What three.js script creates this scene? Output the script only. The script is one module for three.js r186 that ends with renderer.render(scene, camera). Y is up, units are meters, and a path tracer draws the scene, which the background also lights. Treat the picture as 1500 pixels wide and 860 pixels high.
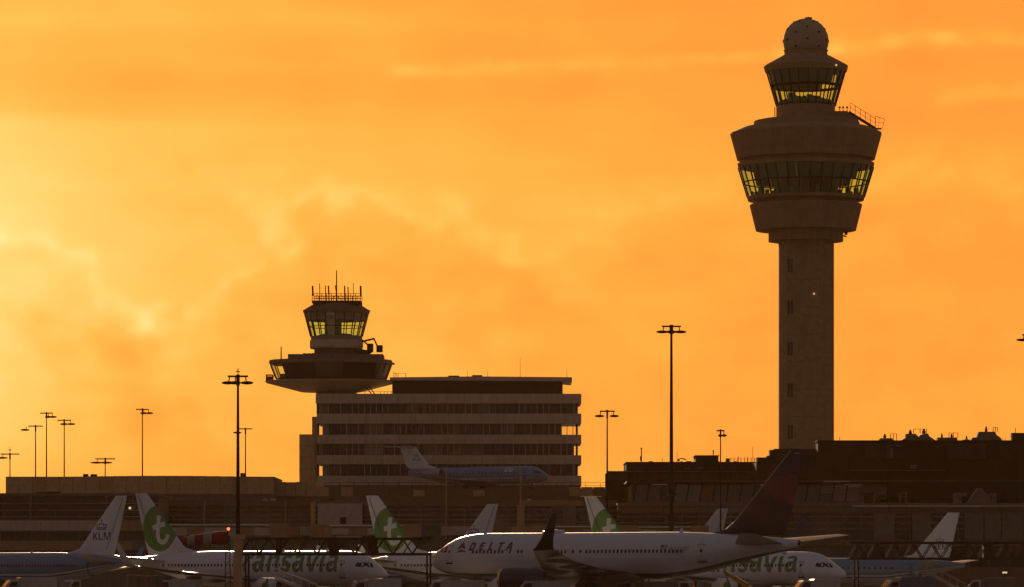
import * as THREE from 'three';
import { mergeGeometries } from 'three/addons/utils/BufferGeometryUtils.js';
import { ImprovedNoise } from 'three/addons/math/ImprovedNoise.js';

// ---------------------------------------------------------------- camera, sky, sun, air, exposure
// The place is laid out in metres: camera 3 m above the apron, looking level along -z through a long lens that is shifted up.
const F = 6000, HY = 840, CX = 750, EYE = 3;               // lens: 6000 units of focal length for a 1500 x 860 frame, horizon at 840
const mx = (u, d) => ((u - CX) / F) * d;                    // metres right of the axis at distance d
const my = (v, d) => EYE + ((HY - v) / F) * d;              // metres above ground at distance d
const scene = new THREE.Scene();
const camera = new THREE.PerspectiveCamera(2 * Math.atan(840 / F) * 180 / Math.PI, 1500 / 1680, 1, 20000);
camera.position.set(0, EYE, 0);
camera.lookAt(0, EYE, -100);
camera.setViewOffset(1500, 1680, 0, 0, 1500, 860);
camera.updateProjectionMatrix();
scene.add(camera);

const renderer = new THREE.WebGLRenderer({ antialias: true });
renderer.setSize(1024, 587);
renderer.toneMapping = THREE.LinearToneMapping;
renderer.toneMappingExposure = 1;
renderer.shadowMap.enabled = true;

const D2R = Math.PI / 180;
const SUN_AZ = -3.6 * D2R, SUN_EL = 9.6 * D2R;            // low sun behind the airport, above the frame and to the left
const sunDir = new THREE.Vector3(Math.sin(SUN_AZ) * Math.cos(SUN_EL), Math.sin(SUN_EL), -Math.cos(SUN_AZ) * Math.cos(SUN_EL));
const sun = new THREE.DirectionalLight(new THREE.Color().setRGB(1, 0.74, 0.44), 5);
sun.name = 'sun';
sun.position.copy(sunDir).multiplyScalar(1500).add(new THREE.Vector3(0, 0, -550));
sun.target.position.set(0, 0, -550);
sun.castShadow = true;
sun.shadow.radius = 2.5;
sun.shadow.mapSize.set(4096, 4096);
Object.assign(sun.shadow.camera, { left: -500, right: 500, top: 400, bottom: -400, near: 10, far: 4000 });
scene.add(sun, sun.target);

const smooth = (a, b, x) => { const t = Math.min(1, Math.max(0, (x - a) / (b - a))); return t * t * (3 - 2 * t); };
const lerp = (a, b, t) => a + (b - a) * t;
const noise3 = new ImprovedNoise();
const N2 = (x, y, z = 0.5) => noise3.noise(x, y, z);
const fbm = (x, y, z, o = 4) => { let s = 0, a = 0.5; for (let i = 0; i < o; i++) { s += a * N2(x, y, z + i * 7.3); x *= 2.03; y *= 2.03; a *= 0.5; } return s; };

// Sunset sky: orange air glowing round the sun, dusk behind the camera, thin streaks, cumulus edges and contrails. Cloud lines are given in degrees (azimuth, elevation).
function makeSky() {
  const W = 4096, H = 2048, data = new Float32Array(W * H * 4);
  const seg = (pts) => pts.map(([u, v]) => [Math.atan((u - CX) / F) / D2R, Math.atan((HY - v) / F) / D2R]);
  const ridges = [
    { w: 0.10, k: 0.17, pts: seg([[-220, 300], [-120, 318], [0, 334], [60, 345], [100, 368], [132, 374], [160, 396], [186, 430], [205, 462]]) },
    { w: 0.13, k: 0.15, pts: seg([[205, 470], [265, 470], [300, 440], [345, 410], [382, 396], [412, 362], [406, 305], [432, 285], [466, 283], [495, 304], [522, 294], [580, 285], [606, 306], [642, 318], [690, 328], [722, 350], [760, 378]]) },
    { w: 0.07, k: 0.10, pts: seg([[365, 294], [385, 300], [398, 312]]) },
    { w: 0.2, k: 0.085, pts: seg([[800, 350], [850, 330], [900, 326], [960, 300], [1060, 268]]) },
    { w: 0.17, k: 0.10, pts: seg([[1265, 285], [1300, 258], [1330, 246], [1356, 254], [1400, 270], [1440, 264], [1500, 282], [1600, 300]]) },
    { w: 0.16, k: 0.08, pts: seg([[-40, 420], [60, 430], [150, 470], [240, 520], [300, 512]]) },
    { w: 0.12, k: 0.04, pts: seg([[520, 345], [560, 352], [600, 335]]) },
  ];
  const trails = [
    { w: 0.05, k: 0.19, pts: seg([[578, 103], [760, 98], [920, 91], [1060, 86], [1150, 80]]) },
    { w: 0.095, k: 0.24, pts: seg([[1150, 84], [1240, 70], [1330, 59], [1500, 61], [1700, 66]]) },
    { w: 0.085, k: 0.17, pts: seg([[1380, 150], [1420, 143], [1500, 139], [1620, 137]]) },
  ];
  const dist = (pts, x, y) => {
    let best = 1e9, side = 0;
    for (let i = 0; i + 1 < pts.length; i++) {
      const [ax, ay] = pts[i], [bx, by] = pts[i + 1], dx = bx - ax, dy = by - ay, t = Math.min(1, Math.max(0, ((x - ax) * dx + (y - ay) * dy) / (dx * dx + dy * dy)));
      const ex = x - ax - t * dx, ey = y - ay - t * dy, d = Math.hypot(ex, ey);
      if (d < best) { best = d; side = dx * ey - dy * ex; }
    }
    return [best, side];
  };
  const sa = SUN_AZ / D2R, se = SUN_EL / D2R;
  for (let row = 0; row < H; row++) {
    const up = ((row + 0.5) / H - 0.5) * Math.PI, el = up / D2R;
    for (let col = 0; col < W; col++) {
      const o = (row * W + col) * 4;
      data[o + 3] = 1;
      if (row < H / 2) { data[o] = 0.05; data[o + 1] = 0.035; data[o + 2] = 0.03; continue; }
      const round = ((col + 0.5) / W - 0.5) * 360;
      let az = round + 90; if (az > 180) az -= 360;                  // 0 straight ahead (-z), positive to the right
      let da = az - sa; if (da > 180) da -= 360; if (da < -180) da += 360;
      const cosT = Math.sin(up) * Math.sin(SUN_EL) + Math.cos(up) * Math.cos(SUN_EL) * Math.cos(da * D2R), th = Math.acos(Math.min(1, cosT)) / D2R;
      // wide orange afterglow, fading round the horizon and upwards
      const ring = Math.exp(-((Math.abs(da) / 48) ** 3)) * Math.exp(-((el / 19) ** 3)), low = Math.exp(-el / 7) * Math.exp(-((da / 100) ** 2));
      const wide = Math.min(1, 1.1 * ring + 0.2 * low * (1 - ring));
      // t: pale yellow towards the sun
      const veil = smooth(5.0, 7.2, el) * (1 - smooth(8.6, 10.5, el));        // a darker cloud sheet below the sun
      let t = (0.5 * Math.exp(-th / 2.6) + 0.07 * Math.exp(-th / 14)) * (1 - 0.55 * veil) - 0.04 * smooth(4.5, 7.5, el) * (1 - smooth(9, 14, el));
      t += 0.98 * Math.exp(-(((el - 3.7) / 2.8) ** 2)) * Math.exp(-Math.abs(az + 9) / 3.3) + 0.32 * smooth(6.3, 8, el) * Math.exp(-Math.abs(az + 9) / 2.6);
      const near = Math.abs(az) < 14 && el < 12;
      if (near) {
        const wx = fbm(az * 1.3, el * 1.6, 3.1, 5), wy = fbm(az * 1.3 + 40, el * 1.6, 8.4, 5), x = az + wx * 0.72, y = el + wy * 0.6;
        t += fbm(az * 0.16, el * 2.4, 1.7, 4) * 0.10 * (0.35 + Math.exp(-th / 7));
        t += fbm(az * 0.5, el * 0.8, 5.2, 5) * 0.12 + fbm(az * 1.7, el * 2.4, 15.2, 4) * 0.05 * smooth(6.4, 5.2, el);
        const edge = 6.22 + 0.05 * N2(az * 0.5, 2.2) - 0.012 * az, below = edge - el;          // stratus sheet with a clean upper edge
        t += (0.012 + 0.12 * Math.exp(-(az + 7.2) / 3.0)) * smooth(-0.08, 0.09, below) * Math.exp(-Math.max(0, below) / 0.75);
        t += 0.05 * Math.exp(-(((el - 7.72 - 0.01 * az) / 0.16) ** 2)) * smooth(1, -6, az);
        for (const r of ridges) {
          const [d, side] = dist(r.pts, x, y), s = side < 0 ? 1 : -1;
          const puff = Math.max(0, 0.8 + 1.9 * fbm(az * 3.1, el * 3.6, 11, 5)), ww = r.w * (1.35 + 1.8 * N2(az * 1.1, el * 1.1, 4.4));
          const soft = Math.max(0.05, ww * (s > 0 ? 1.3 : 0.85));            // crisp outer edge, soft body
          t += r.k * 0.8 * Math.exp(-((d / soft) ** 2)) * puff;
          if (s > 0) t += r.k * (0.55 * Math.exp(-d / 0.3) - 1.3 * (1 - Math.exp(-d / 0.3)) * Math.exp(-d / 1.1)) * (0.7 + 1.2 * fbm(az * 1.6, el * 2, 21, 4));
        }
        for (const r of trails) {
          const [d] = dist(r.pts, az, el + 0.018 * N2(az * 9, el * 9));
          t += r.k * Math.exp(-((d / r.w) ** 2)) * (0.75 + 0.9 * N2(az * 4, el * 14));
        }
      } else t += fbm(az * 0.06, el * 0.35, 1.7, 3) * 0.05;
      t += 0.032 * smooth(6, 4.4, el) * smooth(-6, -1, az) * smooth(25, 15, Math.abs(az));
      t = Math.max(-0.12, t);
      const k = Math.max(0, t);
      const r = 1.2 + 0.25 * t, g = 0.362 + 0.68 * t, b = 0.048 + 0.03 * t + 0.44 * k * k;
      // dusk sky far from the sun
      const high = smooth(0, 70, el), dr = lerp(0.09, 0.058, high), dg = lerp(0.072, 0.06, high), db = lerp(0.074, 0.078, high);
      data[o] = lerp(dr, r, wide); data[o + 1] = lerp(dg, g, wide); data[o + 2] = lerp(db, b, wide);
    }
  }
  const tex = new THREE.DataTexture(data, W, H, THREE.RGBAFormat, THREE.FloatType);
  tex.mapping = THREE.EquirectangularReflectionMapping;
  tex.magFilter = THREE.LinearFilter;
  tex.needsUpdate = true;
  return tex;
}
const skyTexture = makeSky();
scene.background = skyTexture;
scene.environment = skyTexture;
scene.fog = new THREE.FogExp2(new THREE.Color().setRGB(1, 0.52, 0.2), 0.00006);

// ---------------------------------------------------------------- helpers
let seed = 20240611;
const rnd = () => { seed = (seed + 0x6d2b79f5) | 0; let t = Math.imul(seed ^ (seed >>> 15), 1 | seed); t = (t + Math.imul(t ^ (t >>> 7), 61 | t)) ^ t; return ((t ^ (t >>> 14)) >>> 0) / 4294967296; };
const rr = (a, b) => a + (b - a) * rnd();
const taken = new Map();
function numbered(name) { const n = taken.get(name) ?? 0; taken.set(name, n + 1); return n ? name + '_' + String(n).padStart(3, '0') : name; }
function tag(o, label, category, group, kind) {
  o.userData.label = label;
  if (category) o.userData.category = category;
  if (group) o.userData.group = group;
  if (kind) o.userData.kind = kind;
  return o;
}
function thing(name, label, category, [x, y, z] = [0, 0, 0], turn = 0, group) {
  const g = new THREE.Group(); g.name = numbered(name); g.position.set(x, y, z); g.rotation.y = turn; scene.add(g);
  return tag(g, label, category, group);
}
// box-projected uv in metres
function metres(geo) {
  const g = geo.index ? geo.toNonIndexed() : geo, p = g.attributes.position, n = g.attributes.normal, uv = new Float32Array(p.count * 2);
  for (let i = 0; i < p.count; i++) {
    const ax = Math.abs(n.getX(i)), ay = Math.abs(n.getY(i)), az = Math.abs(n.getZ(i));
    if (ay > ax && ay > az) { uv[i * 2] = p.getX(i); uv[i * 2 + 1] = p.getZ(i); }
    else if (ax > az) { uv[i * 2] = p.getZ(i); uv[i * 2 + 1] = p.getY(i); }
    else { uv[i * 2] = p.getX(i); uv[i * 2 + 1] = p.getY(i); }
  }
  g.setAttribute('uv', new THREE.BufferAttribute(uv, 2));
  return g;
}
const box = (x0, x1, y0, y1, z0, z1) => metres(new THREE.BoxGeometry(x1 - x0, y1 - y0, z1 - z0).translate((x0 + x1) / 2, (y0 + y1) / 2, (z0 + z1) / 2));
function bar(a, b, w, h = w) {                                // square bar between two points
  const A = new THREE.Vector3(...a), B = new THREE.Vector3(...b), L = A.distanceTo(B), g = new THREE.BoxGeometry(w, h, L);
  g.applyMatrix4(new THREE.Matrix4().lookAt(A, B, Math.abs(B.y - A.y) > 0.99 * L ? new THREE.Vector3(1, 0, 0) : new THREE.Vector3(0, 1, 0))).translate((A.x + B.x) / 2, (A.y + B.y) / 2, (A.z + B.z) / 2);
  return metres(g);
}
function rod(a, b, r0, r1 = r0, n = 8) {
  const A = new THREE.Vector3(...a), B = new THREE.Vector3(...b), L = A.distanceTo(B), g = new THREE.CylinderGeometry(r1, r0, L, n);
  g.applyQuaternion(new THREE.Quaternion().setFromUnitVectors(new THREE.Vector3(0, 1, 0), B.clone().sub(A).normalize())).translate((A.x + B.x) / 2, (A.y + B.y) / 2, (A.z + B.z) / 2);
  return g.toNonIndexed();
}
const lathe = (pts, n = 24) => metres(new THREE.LatheGeometry(pts.map(([r, y]) => new THREE.Vector2(Math.max(r, 0.001), y)), n));
function join(list) { return list.length === 1 ? list[0] : mergeGeometries(list.map((g) => { g = g.index ? g.toNonIndexed() : g; for (const k of Object.keys(g.attributes)) if (!['position', 'normal', 'uv'].includes(k)) g.deleteAttribute(k); return g; })); }
const facing = new WeakSet();
function outward(g) {                                          // a closed shape whose faces point inwards is turned inside out
  if (facing.has(g)) return g;
  facing.add(g);
  const p = g.attributes.position, ix = g.index, n = ix ? ix.count : p.count;
  if (n > 200000) return g;
  g.computeBoundingBox();
  const c = g.boundingBox.getCenter(new THREE.Vector3()), sz = g.boundingBox.getSize(new THREE.Vector3()), a = new THREE.Vector3(), b = new THREE.Vector3(), d = new THREE.Vector3();
  let v = 0;
  const at = (k) => (ix ? ix.getX(k) : k);
  for (let k = 0; k + 2 < n; k += 3) { a.fromBufferAttribute(p, at(k)).sub(c); b.fromBufferAttribute(p, at(k + 1)).sub(c); d.fromBufferAttribute(p, at(k + 2)).sub(c); v += a.dot(b.cross(d)) / 6; }
  if (v > -0.002 * sz.x * sz.y * sz.z) return g;
  if (ix) { for (let k = 0; k + 2 < n; k += 3) { const t = ix.getX(k + 1); ix.setX(k + 1, ix.getX(k + 2)); ix.setX(k + 2, t); } }
  else for (const name of Object.keys(g.attributes)) { const q = g.attributes[name], s = q.itemSize; for (let f = 0; f + 2 < q.count; f += 3) for (let k = 0; k < s; k++) { const t = q.array[(f + 1) * s + k]; q.array[(f + 1) * s + k] = q.array[(f + 2) * s + k]; q.array[(f + 2) * s + k] = t; } }
  if (g.attributes.normal) { const q = g.attributes.normal; for (let k = 0; k < q.array.length; k++) q.array[k] *= -1; }
  return g;
}
function part(name, geo, mat, parent) {
  const m = new THREE.Mesh(outward(Array.isArray(geo) ? join(geo) : geo), mat); m.name = name; m.castShadow = m.receiveShadow = true;
  parent.add(m);
  return m;
}
function single(name, geo, mat, label, category, group, kind) {
  const m = part(numbered(name), geo, mat, scene);
  return tag(m, label, category, group, kind);
}
function slab(pts, y0, y1) {                                  // prism over a plan outline [[x, z], ...]
  const s = new THREE.Shape(pts.map(([x, z]) => new THREE.Vector2(x, -z)));
  return metres(new THREE.ExtrudeGeometry(s, { depth: y1 - y0, bevelEnabled: false }).rotateX(-Math.PI / 2).translate(0, y0, 0));
}
function profile(pts, z0, z1) {                               // prism over an elevation outline [[x, y], ...]
  const s = new THREE.Shape(pts.map(([x, y]) => new THREE.Vector2(x, y)));
  return metres(new THREE.ExtrudeGeometry(s, { depth: z1 - z0, bevelEnabled: false }).translate(0, 0, z0));
}

// ---------------------------------------------------------------- materials
function grainTexture(sizeM, { low = 0.72, streak = 0, joint = 0 } = {}) {
  const S = 512, d = new Uint8Array(S * S * 4);
  for (let y = 0; y < S; y++) for (let x = 0; x < S; x++) {
    const u = x / S * Math.PI * 2, v = y / S * Math.PI * 2, cu = Math.cos(u), su = Math.sin(u), cv = Math.cos(v), sv = Math.sin(v);
    let n = 0.5 + 0.42 * (N2(cu * 1.7 + 5, su * 1.7, cv * 1.7 + sv * 3.1) + 0.6 * N2(cu * 5 + 9, su * 5 + cv * 5, sv * 5) + 0.4 * N2(cu * 17, su * 17 + cv * 17, sv * 17 + 3));
    if (streak) n += streak * N2(cu * 22, su * 22, cv * 0.8 + 2);
    n += (((x * 7919 + y * 104729) % 97) / 97 - 0.5) * 0.09;
    const c = Math.round(255 * lerp(low, 1, Math.min(1, Math.max(0, n)))), o = (y * S + x) * 4;
    d[o] = d[o + 1] = d[o + 2] = c; d[o + 3] = 255;
  }
  const t = new THREE.DataTexture(d, S, S); t.colorSpace = THREE.SRGBColorSpace; t.wrapS = t.wrapT = THREE.RepeatWrapping; t.magFilter = THREE.LinearFilter; t.repeat.set(1 / sizeM, 1 / sizeM); t.needsUpdate = true;
  return t;
}
const grain = grainTexture(9, { low: 0.86, streak: 0.12 }), grainFine = grainTexture(3.5, { low: 0.86 }), grainStreak = grainTexture(14, { low: 0.84, streak: 0.3 });
const std = (r, g, b, o = {}) => new THREE.MeshStandardMaterial({ color: new THREE.Color().setRGB(r, g, b), roughness: 0.8, ...o });
const phy = (r, g, b, o = {}) => new THREE.MeshPhysicalMaterial({ color: new THREE.Color().setRGB(r, g, b), roughness: 0.5, ...o });
const M = {
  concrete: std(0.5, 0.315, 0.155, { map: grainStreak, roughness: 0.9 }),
  concreteDark: std(0.26, 0.175, 0.1, { map: grain, roughness: 0.9 }),
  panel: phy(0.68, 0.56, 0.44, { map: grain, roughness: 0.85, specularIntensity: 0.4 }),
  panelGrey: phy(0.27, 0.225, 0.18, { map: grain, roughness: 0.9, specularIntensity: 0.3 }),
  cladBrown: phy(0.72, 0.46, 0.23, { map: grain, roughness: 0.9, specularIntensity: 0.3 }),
  cladBrownB: phy(0.63, 0.4, 0.2, { map: grain, roughness: 0.9, specularIntensity: 0.3 }),
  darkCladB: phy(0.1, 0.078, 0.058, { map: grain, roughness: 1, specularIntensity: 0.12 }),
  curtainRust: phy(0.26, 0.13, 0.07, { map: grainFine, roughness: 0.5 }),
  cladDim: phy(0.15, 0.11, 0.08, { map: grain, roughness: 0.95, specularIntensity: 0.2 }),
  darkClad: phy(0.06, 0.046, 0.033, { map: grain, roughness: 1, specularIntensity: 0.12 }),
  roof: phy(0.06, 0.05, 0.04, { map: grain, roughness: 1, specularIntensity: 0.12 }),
  steel: std(0.18, 0.17, 0.16, { map: grainFine, roughness: 0.5, metalness: 0.5 }),
  darkSteel: phy(0.03, 0.027, 0.024, { map: grainFine, roughness: 0.95, specularIntensity: 0.15 }),
  alu: std(0.6, 0.59, 0.57, { map: grainFine, roughness: 0.32, metalness: 0.85 }),
  glassDark: phy(0.018, 0.016, 0.014, { roughness: 0.12 }),
  glassMid: phy(0.05, 0.045, 0.04, { roughness: 0.16 }),
  curtain: phy(0.20, 0.18, 0.15, { map: grainFine, roughness: 0.5 }),
  curtainPale: phy(0.32, 0.29, 0.25, { map: grainFine, roughness: 0.5 }),
  glassClear: phy(0.92, 0.95, 0.9, { transmission: 1, thickness: 0, roughness: 0.02 }),
  glassGreen: phy(0.87, 0.99, 0.88, { transmission: 1, thickness: 0, roughness: 0.02 }),
  interior: std(0.32, 0.29, 0.25, { map: grainFine }),
  rubber: std(0.02, 0.02, 0.02, { roughness: 0.95 }),
  white: phy(0.74, 0.74, 0.75, { map: grainFine, roughness: 0.42, clearcoat: 1, clearcoatRoughness: 0.34 }),
  wingGrey: phy(0.24, 0.24, 0.245, { map: grainFine, roughness: 0.38, clearcoat: 0.3, clearcoatRoughness: 0.2 }),
  belly: phy(0.42, 0.42, 0.43, { map: grainFine, roughness: 0.4 }),
  navy: phy(0.008, 0.01, 0.03, { map: grainFine, roughness: 0.3, clearcoat: 0.7, clearcoatRoughness: 0.15 }),
  navyEngine: phy(0.01, 0.012, 0.035, { map: grainFine, roughness: 0.35, clearcoat: 0.5, clearcoatRoughness: 0.2 }),
  aircraftGlass: phy(0.012, 0.012, 0.014, { roughness: 0.1 }),
  panelSeam: std(0.4, 0.4, 0.42, { roughness: 0.7 }),
  seam: std(0.08, 0.08, 0.085, { roughness: 0.8 }),
  red: std(0.42, 0.015, 0.02, { map: grainFine, roughness: 0.75 }),
  redLamp: std(0.5, 0.05, 0.02, { emissive: new THREE.Color().setRGB(1, 0.16, 0.05), emissiveIntensity: 2.5 }),
  whiteLamp: std(0.8, 0.8, 0.7, { emissive: new THREE.Color().setRGB(1, 0.72, 0.4), emissiveIntensity: 0.7 }),
  sockWhite: std(0.45, 0.41, 0.33, { map: grainFine, roughness: 0.9 }),
  sockRed: std(0.36, 0.012, 0.03, { map: grainFine, roughness: 0.9 }),
  yellow: std(0.6, 0.26, 0.02, { map: grainFine, roughness: 0.5 }),
  vehicleWhite: phy(0.6, 0.58, 0.54, { map: grainFine, roughness: 0.4, clearcoat: 0.4 }),
  vehicleBlue: phy(0.05, 0.12, 0.3, { map: grainFine, roughness: 0.4, clearcoat: 0.4 }),
  orange: std(0.62, 0.14, 0.04, { roughness: 0.6 }),
  asphalt: std(0.07, 0.068, 0.065, { map: grain, roughness: 0.95 }),
};

// ---------------------------------------------------------------- ground
single('apron_ground', metres(new THREE.PlaneGeometry(1500, 1500).rotateX(-Math.PI / 2).translate(0, 0, -600)), M.asphalt, 'dark asphalt airport apron under the parked aircraft', 'ground', null, 'structure');

// ---------------------------------------------------------------- glazed polygonal rings (tower cabs)
// A ring of trapezoid panes leaning outwards between (r0, y0) and (r1, y1): panes and mullions are parts of parent.
function ringPanes(parent, n, r0, y0, r1, y1, mat, { gap = 0.05, skip = () => false, name = 'pane', thick = 0.03 } = {}) {
  const t = Math.PI / n, c = Math.cos(t), w0 = 2 * r0 * Math.sin(t) / 2 - gap, w1 = 2 * r1 * Math.sin(t) / 2 - gap, a0 = r0 * c, a1 = r1 * c, L = Math.hypot(a1 - a0, y1 - y0), ox = (y1 - y0) / L, oy = -(a1 - a0) / L, g = gap / 2;
  const P = (w, a, y, off) => [w, y + oy * off, a + ox * off], ya = y0 + g, yb = y1 - g;
  const q = [P(-w0, a0, ya, 0), P(w0, a0, ya, 0), P(w1, a1, yb, 0), P(-w1, a1, yb, 0), P(-w0, a0, ya, -thick), P(w0, a0, ya, -thick), P(w1, a1, yb, -thick), P(-w1, a1, yb, -thick)];
  const idx = [0, 1, 2, 0, 2, 3, 5, 4, 7, 5, 7, 6, 3, 2, 6, 3, 6, 7, 1, 0, 4, 1, 4, 5, 0, 3, 7, 0, 7, 4, 2, 1, 5, 2, 5, 6];
  let geo = new THREE.BufferGeometry(); geo.setAttribute('position', new THREE.BufferAttribute(new Float32Array(q.flat()), 3)); geo.setIndex(idx); geo = geo.toNonIndexed(); geo.computeVertexNormals(); geo = metres(geo);
  for (let k = 0; k < n; k++) {
    if (skip(k)) continue;
    const m = part(name, geo, typeof mat === 'function' ? mat(k) : mat, parent); m.rotation.y = (k + 0.5) * 2 * Math.PI / n;
  }
}
function ringMullions(parent, n, r0, y0, r1, y1, w, mat) {
  const geo = bar([0, y0, r0], [0, y1, r1], w, w * 1.6);
  for (let k = 0; k < n; k++) part('mullion', geo, mat, parent).rotation.y = k * 2 * Math.PI / n;
}
const hoop = (r, y, w, h, n) => lathe([[r - w, y - h / 2], [r, y - h / 2], [r, y + h / 2], [r - w, y + h / 2], [r - w, y - h / 2]], n);
const flatM = (m) => { const c = m.clone(); c.flatShading = true; return c; };
const concreteFlat = flatM(M.concrete), concreteDarkFlat = flatM(M.concreteDark), steelFlat = flatM(M.darkSteel), interiorFlat = flatM(M.interior);

// ---------------------------------------------------------------- tall control tower
{
  const D = 723, S = F / D, h = (v) => my(v, D), w = (p) => p / S;          // S = pixels of a 1500-wide picture per metre
  const T = thing('control_tower', 'tall concrete control tower with flared two-tier head and white dome on top', 'control tower', [mx(1180.5, D), 0, -D]);
  const R = w(39.8);
  // shaft: square plan with cut corners, turned a little
  const plan = [[-R, 0.9], [-R + 1.25, R - 0.2], [R - 2.45, R - 0.2], [R, 2.2], [R, -2.2], [R - 2.45, -R + 0.2], [-R + 1.25, -R + 0.2], [-R, -0.9]];
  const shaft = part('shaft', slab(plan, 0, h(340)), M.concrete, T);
  for (let k = 0; k < 7; k++) for (const dx of [-1, 1]) {
    const y = h(392 + 60.5 * k), x = w(-25.5 + dx * 2.2);
    part('slit_window', box(x - 0.17, x + 0.17, y - w(10), y + w(10), R - 0.32, R - 0.16), M.glassDark, shaft);
  }
  for (let k = 0; k < 8; k++) part('pour_joint', box(-R + 1.4, R - 2.6, h(372 + 40 * k), h(372 + 40 * k) + 0.06, R - 0.2, R - 0.17), M.concreteDark, shaft);
  part('rung_strip', box(w(-31), w(-29.4), 0, h(356), R - 0.22, R - 0.12), M.concrete, shaft);
  part('obstruction_lamp', box(w(9) - 0.12, w(9) + 0.12, h(433) - 0.12, h(433) + 0.12, R - 0.2, R + 0.12), M.whiteLamp, shaft);
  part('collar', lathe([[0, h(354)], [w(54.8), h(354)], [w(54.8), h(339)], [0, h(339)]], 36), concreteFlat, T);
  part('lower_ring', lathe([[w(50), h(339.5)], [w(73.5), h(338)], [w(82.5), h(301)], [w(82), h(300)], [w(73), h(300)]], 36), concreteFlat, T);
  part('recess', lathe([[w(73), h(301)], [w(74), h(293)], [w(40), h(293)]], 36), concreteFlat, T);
  // lower window band
  const n = 36, b0 = w(86), b1 = w(99.3), y0 = h(289), y1 = h(246), ym = h(268), rm = lerp(b0, b1, 0.49);
  const band = part('window_band', lathe([[w(72), h(294)], [w(85), h(294)], [b0 + 0.02, y0], [w(72), y0 - 0.05]], n), concreteFlat, T);
  part('band_head', lathe([[w(72), y1 + 0.05], [b1 - 0.02, y1], [w(100.4), h(240)], [w(72), h(240)]], n), concreteFlat, band);
  ringPanes(band, n, b0, y0, rm, ym, M.glassGreen, { gap: 0.06 });
  ringPanes(band, n, rm, ym, b1, y1, M.glassGreen, { gap: 0.06 });
  ringMullions(band, n, b0, y0, b1, y1, 0.13, M.darkSteel);
  part('transom', hoop(rm + 0.04, ym, 0.12, 0.22, n), M.darkSteel, band);
  part('core_wall', lathe([[w(47), y0 - 0.1], [w(47), y1 + 0.2]], n), interiorFlat, band);
  ringPanes(band, n, rm - 0.3, ym + 0.1, b1 - 0.35, y1, M.interior, { gap: 0.02, name: 'roller_blind', skip: (k) => { const a = ((k + 0.5) / n) * 360; return (a > 52 && a < 128) || (a > 232 && a < 308); } });
  for (let k = 0; k < 34; k++) {                                   // desks, partitions and half drawn blinds that break up the view through the band
    const a = k * 2 * Math.PI / 34 + rr(-0.05, 0.05), hi = rr(0.4, 1.7), up = rnd() < 0.2, rad = lerp(b0, b1, 0.2) - rr(0.7, 1.9), g = up ? box(-rr(0.3, 0.8), rr(0.3, 0.8), y1 - rr(0.6, 2.4), y1, rad + 0.4, rad + 0.48) : box(-rr(0.2, 0.7), rr(0.2, 0.7), y0, y0 + hi, rad - 0.4, rad);
    part(up ? 'blind' : 'cabinet', g, M.interior, band).rotation.y = a;
  }
  part('recess', lathe([[w(40), h(241)], [w(92), h(241)], [w(93), h(234)], [w(40), h(234)]], 36), concreteFlat, T);
  part('upper_ring', lathe([[w(92), h(234)], [w(101), h(234)], [w(111), h(197)], [w(110.5), h(195.5)], [w(94), h(188)], [w(70), h(186)]], 36), concreteFlat, T);
  part('roof_deck', lathe([[w(94), h(189)], [w(77), h(187)], [w(76), h(178)], [w(72), h(177)], [w(40), h(177)]], 36), concreteFlat, T);
  // the deck house on one side and its stair with handrails
  part('deck_house', profile([[w(40), h(178)], [w(40), h(164)], [w(60), h(164)], [w(64), h(170)], [w(74), h(174)], [w(78), h(182)], [w(40), h(182)]], -1.6, 1.6), M.concrete, T);
  const st = part('roof_stair', [bar([w(62), h(165), 1.2], [w(101), h(189), 1.2], 0.28, 0.4), bar([w(62), h(165), 0.2], [w(101), h(189), 0.2], 0.2, 0.3), box(w(101), w(110), h(190), h(188.6), 0, 1.4)], M.darkSteel, T);
  for (let k = 0; k < 6; k++) { const f = k / 5, x = w(lerp(64, 101, f)), y = h(lerp(166, 189, f)); part('handrail_post', rod([x, y, 1.3], [x, y + w(14), 1.3], 0.045), M.darkSteel, st); }
  part('handrail', [bar([w(64), h(151.5), 1.3], [w(101), h(175), 1.3], 0.07), bar([w(64), h(158), 1.3], [w(101), h(182), 1.3], 0.05), bar([w(101), h(171.5), 1.3], [w(114.5), h(175.5), 1.3], 0.08), bar([w(101), h(180), 1.3], [w(113), h(181), 1.3], 0.05), bar([w(114.5), h(175.5), 1.3], [w(111), h(189.5), 1.3], 0.07), bar([w(107), h(173.5), 1.3], [w(105), h(189.5), 1.3], 0.05), bar([w(101.5), h(171), 1.3], [w(101), h(189), 1.3], 0.07)], M.darkSteel, st);
  for (const x of [49, 54, 60]) part('roof_camera', [rod([w(x), h(164), 0.8], [w(x), h(158.5), 0.8], 0.06), box(w(x - 1.6), w(x + 1.4), h(159), h(157), 0.5, 1.1)], M.darkSteel, T);
  // cab
  const cab = part('cab_base', lathe([[w(42.8), h(179)], [w(42.8), h(156)], [w(40), h(155.5)]], 24), concreteFlat, T);
  const nc = 24, c0 = w(43), c1 = w(57.5), yb = h(156), yt = h(106), yq = h(127), rq = lerp(c0, c1, 0.58);
  ringPanes(cab, nc, c0, yb, rq, yq, M.glassGreen, { gap: 0.06 });
  ringPanes(cab, nc, rq, yq, c1, yt, M.glassGreen, { gap: 0.06 });
  ringMullions(cab, nc, c0, yb, c1, yt, 0.14, M.darkSteel);
  part('transom', hoop(rq + 0.05, yq, 0.14, 0.5, nc), M.darkSteel, cab);
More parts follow.
